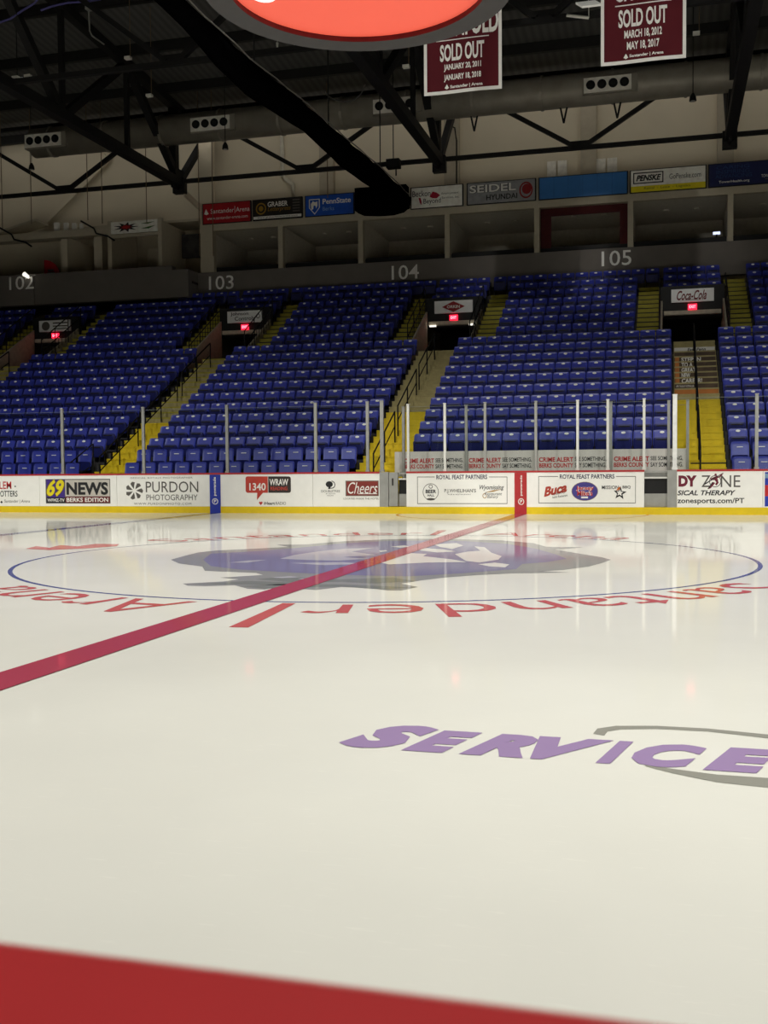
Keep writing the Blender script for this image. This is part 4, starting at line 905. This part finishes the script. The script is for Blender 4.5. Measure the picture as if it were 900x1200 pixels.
# ---- scoreboard underside: a round red light box in a grey ring, hung over centre ice
HC, XC_, YC_ = 7.05, -.20, -.34
RIM = mat('ring_grey', (66, 65, 65), .6, vary=.05)
sbd = thing('scoreboard', 'round grey scoreboard underside with glowing red disc and white logo', 'scoreboard', (XC_, YC_, HC))
def annulus(b, r0, r1, z, n=72):
    v = []
    for i in range(n):
        a = 2 * math.pi * i / n; v += [(XC_ + r0 * math.cos(a), YC_ + r0 * math.sin(a), z), (XC_ + r1 * math.cos(a), YC_ + r1 * math.sin(a), z)]
    return b.add(v, [(2 * i, 2 * i + 1, (2 * i + 3) % (2 * n), (2 * i + 2) % (2 * n)) for i in range(n)])
def cylwall(b, r, z0, z1, n=72):
    v = []
    for i in range(n):
        a = 2 * math.pi * i / n; v += [(XC_ + r * math.cos(a), YC_ + r * math.sin(a), z0), (XC_ + r * math.cos(a), YC_ + r * math.sin(a), z1)]
    return b.add(v, [(2 * i, (2 * i + 2) % (2 * n), (2 * i + 3) % (2 * n), 2 * i + 1) for i in range(n)])
rimb = MB(); annulus(rimb, 1.60, 1.93, HC); cylwall(rimb, 1.93, HC, HC + .9); annulus(rimb, .2, 1.93, HC + .9); rimb.build('ring', RIM, sbd)
cylwall(MB(), 1.60, HC, HC + .07).build('inner_return', mat('return_maroon', (96, 20, 24), .6), sbd)
MB().poly([(XC_ + 1.6 * math.cos(2 * math.pi * i / 72), YC_ + 1.6 * math.sin(2 * math.pi * i / 72), HC + .07) for i in range(72)]).build('red_disc', mat('disc_light_red', (226, 92, 72), .5, emit=.62, vary=.02), sbd)
LOGOW = mat('disc_light_white', (250, 244, 240), .5, emit=.8, vary=.01)
def disc_pt(u, v): return (XC_ - 1.05 + 2.1 * u, YC_ - .45 + .42 * v, HC + .06)
lettering('Santander', disc_pt, LOGOW, sbd, 'disc_lettering', bold=.01)
fc = at(309, -4, 2, HC + .06)
MB().poly([(fc.x + .16 * math.cos(a), fc.y - .02 + .2 * math.sin(a), HC + .06) for a in [2 * math.pi * i / 16 for i in range(16)]]).build('disc_flame', LOGOW, sbd)
for a in (45, 135, 225, 315):
    MB().tube([(XC_ + 1.4 * math.cos(math.radians(a)), YC_ + 1.4 * math.sin(math.radians(a)), HC + .9), (XC_ + 1.0 * math.cos(math.radians(a)), YC_ + 1.0 * math.sin(math.radians(a)), 17.4)], .03, 6).build('hanging_cable', GUS, sbd)

# ---- hanging banners
YBN = 12.4
BANM = bpy.data.materials.new('banner_maroon'); MATS['banner_maroon'] = BANM; BANM.use_nodes = True
_n = BANM.node_tree; _p = _n.nodes['Principled BSDF']; _p.inputs['Roughness'].default_value = .75; _p.inputs['Specular IOR Level'].default_value = .2
_t = _n.nodes.new('ShaderNodeTexCoord'); _z = _n.nodes.new('ShaderNodeTexNoise'); _z.inputs['Scale'].default_value = 1.2
_q = _n.nodes.new('ShaderNodeValToRGB'); _q.color_ramp.elements[0].color = srgb((78, 18, 28)) + (1,); _q.color_ramp.elements[1].color = srgb((98, 28, 36)) + (1,)
_n.links.new(_t.outputs['Object'], _z.inputs['Vector']); _n.links.new(_z.outputs['Fac'], _q.inputs['Fac']); _n.links.new(_q.outputs['Color'], _p.inputs['Base Color'])
def hang_banner(px0, px1, pyb, lines, label):
    a = at(px0, pyb, 1, YBN); b = at(px1, pyb - .11 * (px1 - px0), 1, YBN); z0 = (a.z + b.z) / 2; x0, x1 = a.x, b.x; w = x1 - x0; h = w * 1.72
    t = thing('hanging_banner', label, 'banner', ((x0 + x1) / 2, YBN, z0), 'maroon banners hanging from the roof')
    def yy(u, v): return YBN + .02 * math.sin(u * 7) * (1 - v * .5)
    def sheet(u0, u1, v0, v1, d, m_, nm, th=.0):
        n = 12; bb_ = MB(); v_ = []
        for i in range(n + 1):
            u = u0 + (u1 - u0) * i / n
            for v in (v0, v1): v_.append((x0 + u * w, yy(u, v) - d, z0 + v * h))
        if th:
            k_ = len(v_); v_ += [(p_[0], p_[1] + th, p_[2]) for p_ in v_]
            fs_ = [(2 * i, 2 * i + 1, 2 * i + 3, 2 * i + 2) for i in range(n)] + [(k_ + 2 * i, k_ + 2 * i + 2, k_ + 2 * i + 3, k_ + 2 * i + 1) for i in range(n)] + [(2 * i, 2 * i + 2, k_ + 2 * i + 2, k_ + 2 * i) for i in range(n)] + [(2 * i + 1, k_ + 2 * i + 1, k_ + 2 * i + 3, 2 * i + 3) for i in range(n)] + [(0, k_, k_ + 1, 1), (2 * n, 2 * n + 1, k_ + 2 * n + 1, k_ + 2 * n)]
        else: fs_ = [(2 * i, 2 * i + 2, 2 * i + 3, 2 * i + 1) for i in range(n)]
        bb_.add(v_, fs_).build(nm, m_, t)
    sheet(0, 1, 0, 1, 0, INKWHITE, 'cloth', .012); sheet(.04, .96, .024, .976, .004, BANM, 'field')
    for body, u0, u1, v0, v1 in lines:
        if body == '-': sheet(u0, u1, v0, v1, .009, INKWHITE, 'rule'); continue
        lettering(body, lambda u, v: (x0 + (u0 + u * (u1 - u0)) * w, yy(u0 + u * (u1 - u0), v0) - .01, z0 + (v0 + v * (v1 - v0)) * h), INKWHITE, t, bold=.03)
    bp_ = Plane(x0, x1, z0, z0 + h, YBN); bp_.shape([(.27, .04), (.3, .068), (.325, .04), (.3, .03)], INKWHITE, t, .012)
    MB().tube([(x0 - .05, YBN + .01, z0 + h + .02), (x1 + .05, YBN + .01, z0 + h + .02)], .03, 6).build('hanging_pole', GUS, t)
    for x in (x0 + .1, x1 - .1): MB().tube([(x, YBN, z0 + h), (x, YBN, roof_z(YBN) - .012)], .012, 4).build('hanging_cord', GUS, t)
S_ = 1 / 1.72
hang_banner(497, 588, 113, [('Santander | Arena', .34, .76, .03, .06), ('JANUARY 18, 2018', .26, .74, .085, .14), ('JANUARY 20, 2011', .26, .74, .16, .215), ('SOLD OUT', .21, .78, .235, .36), ('-', .16, .84, .385, .392), ('SEVENFOLD', .05, .96, .41, .585)], 'maroon hanging banner partly behind the round scoreboard, two January dates')
hang_banner(704, 804, 78, [('Santander | Arena', .34, .74, .035, .062), ('MAY 18, 2017', .31, .69, .085, .15), ('MARCH 18, 2012', .28, .72, .165, .23), ('SOLD OUT', .21, .78, .25, .375), ('-', .17, .83, .40, .408), ('CHURCH', .16, .82, .43, .60)], 'maroon hanging banner at upper right, March and May dates')

# ---- lights, rods and cables among the roof steel
FLW = mat('fixture_white', (226, 224, 214), .45, vary=.04)
def flood(px, py, Y, s, label, wings=True):
    c = at(px, py, 1, Y); t = thing('flood_light', label, 'light', tuple(c), 'white flood lights among the roof steel')
    d_ = Vector((0, s * .75, s * .55)); e_ = Vector((s, 0, 0)); sk = Vector((-s * .4, 0, 0)); n_ = Vector((0, -s * .12, s * .16))
    q_ = [c - d_ - e_ - sk, c - d_ + e_ - sk, c + d_ + e_ + sk, c + d_ - e_ + sk]
    MB().add(q_ + [v + n_ for v in q_], [(0, 1, 2, 3), (7, 6, 5, 4), (0, 4, 5, 1), (1, 5, 6, 2), (2, 6, 7, 3), (3, 7, 4, 0)]).build('panel', mat('flood_lens', (226, 224, 214), .4, emit=.22), t)
    if wings:
        for sx in (-1.5, -.1, 1.25): MB().box(c.x + sx * s - s * .32, c.x + sx * s + s * .32, Y + s * .3, Y + s * .7, c.z + s * .1, c.z + s * .8).build('driver_box', FLW, t)
    MB().tube([(c.x, Y + .2, c.z + s * .4), (c.x, Y + .2, roof_z(Y) - .012)], .015, 5).build('rod', GUS, t)
flood(16, 97, 17, .33, 'white square flood light with driver boxes at far upper left')
flood(690, 6, 14, .24, 'white square flood light left of the March and May banner', False)
for i, (px, py, Y) in enumerate(((175, 112, 20), (527, 78 + 0, 18), (816, 39, 20), (150, 68, 18), (476, 78, 18))):
    if i == 1: continue
    c = at(px, py, 1, Y); t = thing('work_light', 'tiny white work light on a thin rod, %s from left' % ORD({3: 1, 0: 2, 4: 3, 2: 4}[i]), 'light', tuple(c), 'tiny work lights in the roof')
    MB().box(c.x - .1, c.x + .1, Y - .08, Y + .08, c.z - .04, c.z + .04).build('head', FLW, t); MB().tube([(c.x + .08, Y, c.z + .04), (c.x + .08, Y, roof_z(Y) - .012)], .014, 4).build('rod', mat('rod_tan', (110, 92, 70), .7), t)
for i, (px, py, Y) in enumerate(((37, 195, 25.5), (264, 171, 24), (636 + 176, 114, 24))):
    c = at(px, py, 1, Y); t = thing('pendant_lamp', 'small dark pendant lamp hanging before the upper wall, %s from left' % ORD(i + 1), 'lamp', tuple(c), 'dark pendants before the upper wall')
    MB().tube([c + Vector((0, 0, .13)), c + Vector((0, 0, .02)), c - Vector((0, 0, .12))], [.04, .1, .12], 10).build('shade', BLACK, t); MB().tube([c - Vector((0, 0, .115)), c - Vector((0, 0, .13))], .08, 8).build('lens', STEEL, t)
    MB().tube([c + Vector((0, 0, .13)), (c.x, Y, roof_z(Y) - .012)], .015, 4).build('stem', GUS, t)
for i, (px, y0, y1, Y) in enumerate(((3, 110, 268, 26), (37, 200, 262, 26), (103, 115, 258, 26), (120, 115, 262, 26.2), (172, 150, 262, 26), (234, 140, 300, 26), (250, 140, 300, 26.1), (384, 150, 232, 27))):
    c = at(px, y1, 1, Y)
    tag(MB().tube([(c.x, Y, c.z), (c.x, Y, roof_z(Y) - .012)], .018, 4).build('hanging_wire', mat('rod_tan', (110, 92, 70))), 'thin dark wire hanging before the upper wall, %s from left' % ORD(i + 1), 'wire', 'thin wires before the upper wall')
pp = thing('wall_pipe', 'white pipe with an elbow running down the upper wall', 'pipe', (-11.5, 29.3, 13))
a = at(330, 152, 1, 29.3); b = at(331, 205, 1, 29.3); c = at(343, 216, 1, 29.3); d = at(345, 236, 1, 29.3)
MB().tube([a, b, b + (c - b) * .3 + Vector((0, 0, -.05)), c, d], .09, 8).build('pipe_run', mat('pipe_white', (214, 208, 192), .5), pp, smooth=True); MB().tube([b + Vector((0, 0, .05)), b - Vector((0, 0, .05))], .115, 8).build('coupling', mat('pipe_white', (214, 208, 192)), pp)
for i, (px0, px1) in enumerate(((641, 664), (698, 723))):
    a = at(px0, 205, 1, 29.25); b = at(px1, 202, 1, 29.25); zt = at(px0, 189 - i * 3, 1, 29.25).z
    vb = thing('wall_louvre', 'pale paired louvre low on the upper wall, %s one' % ('left', 'right')[i], 'louvre', ((a.x + b.x) / 2, 29.3, a.z))
    w_ = (b.x - a.x); MB().box(a.x, a.x + w_ * .46, 29.3, 29.42, a.z - .3, zt).build('panel', VW, vb); MB().box(a.x + w_ * .54, b.x, 29.3, 29.42, a.z - .3, zt).build('panel', VW, vb)
PURC = mat('cable_purple', (70, 66, 130), .5)
for i, pts in enumerate((((-2, 27), (12, 22), (25, 13), (40, 4), (50, -8)), ((48, 12), (62, 7), (80, 3), (100, 2), (118, -1)))):
    tag(MB().tube([at(px, py, 1, 15.5) for px, py in pts], .035, 5).build('purple_cable', PURC), 'purple cable sagging among the roof steel, %s one' % ('left', 'right')[i], 'cable')
tag(MB().tube([at(px, py, 1, 24.2) for px, py in ((381, 108), (384, 112), (392, 117), (404, 119.5), (415, 118), (423, 110), (428, 99))], .03, 5).build('hanging_cable', mat('cable_grey', (90, 88, 84), .6)), 'grey cable looping below the roof left of the middle truss', 'cable')
tag(MB().tube([at(px, py, 1, 28.9) for px, py in ((525, 146), (533, 150), (535, 165), (535, 215))], .03, 5).build('wall_cable', GUS), 'black cable hooked down the upper wall by the middle truss', 'cable')
for i, (pts, Y) in enumerate(((((307, 64), (325, 60), (325, 50)), 16), (((318, 58), (345, 57)), 16), (((664, 18), (690, 21)), 15))):
    _e = at(pts[-1][0], pts[-1][1], 1, Y)
    tag(MB().tube([at(px, py, 1, Y) for px, py in pts], .04, 6).tube([_e, (_e.x, Y, roof_z(Y) - .012)], .012, 4).build('rigging_arm', FLW), 'white rigging arm among the roof steel, %s from left' % ORD(i + 1), 'bracket', 'white rigging arms')
cd = thing('conduit', 'pale conduit with a hook dropping from the roof at upper left', 'conduit', tuple(at(105, 40, 1, 18)))
MB().tube([at(104, 12, 1, 18), at(105, 36, 1, 18), at(108, 42, 1, 18), at(122, 52, 1, 18)], .03, 6).build('tube', STEEL, cd); c = at(104, 9, 1, 18); MB().box(c.x - .08, c.x + .08, 17.9, 18.1, c.z - .08, c.z + .1).tube([c, (c.x, 18, roof_z(18) - .012)], .02, 4).build('box', STEEL, cd)

# ================================================================== near board with its red cap
nb = thing('near_board', 'red topped dasher board right in front of the camera, blurred', 'board', (3.5, -13.05, 0))
MB().box(-6, 14, -13.14, -12.99, .175, 1.03).build('panel', WHITE, nb); MB().box(-6, 14, -13.14, -12.975, 0, .175).build('kick_plate', YEL, nb)
MB().box(-6, 14, -13.16, -12.9765, 1.03, 1.07).build('cap_rail', CAPRED, nb, bevel=.006)
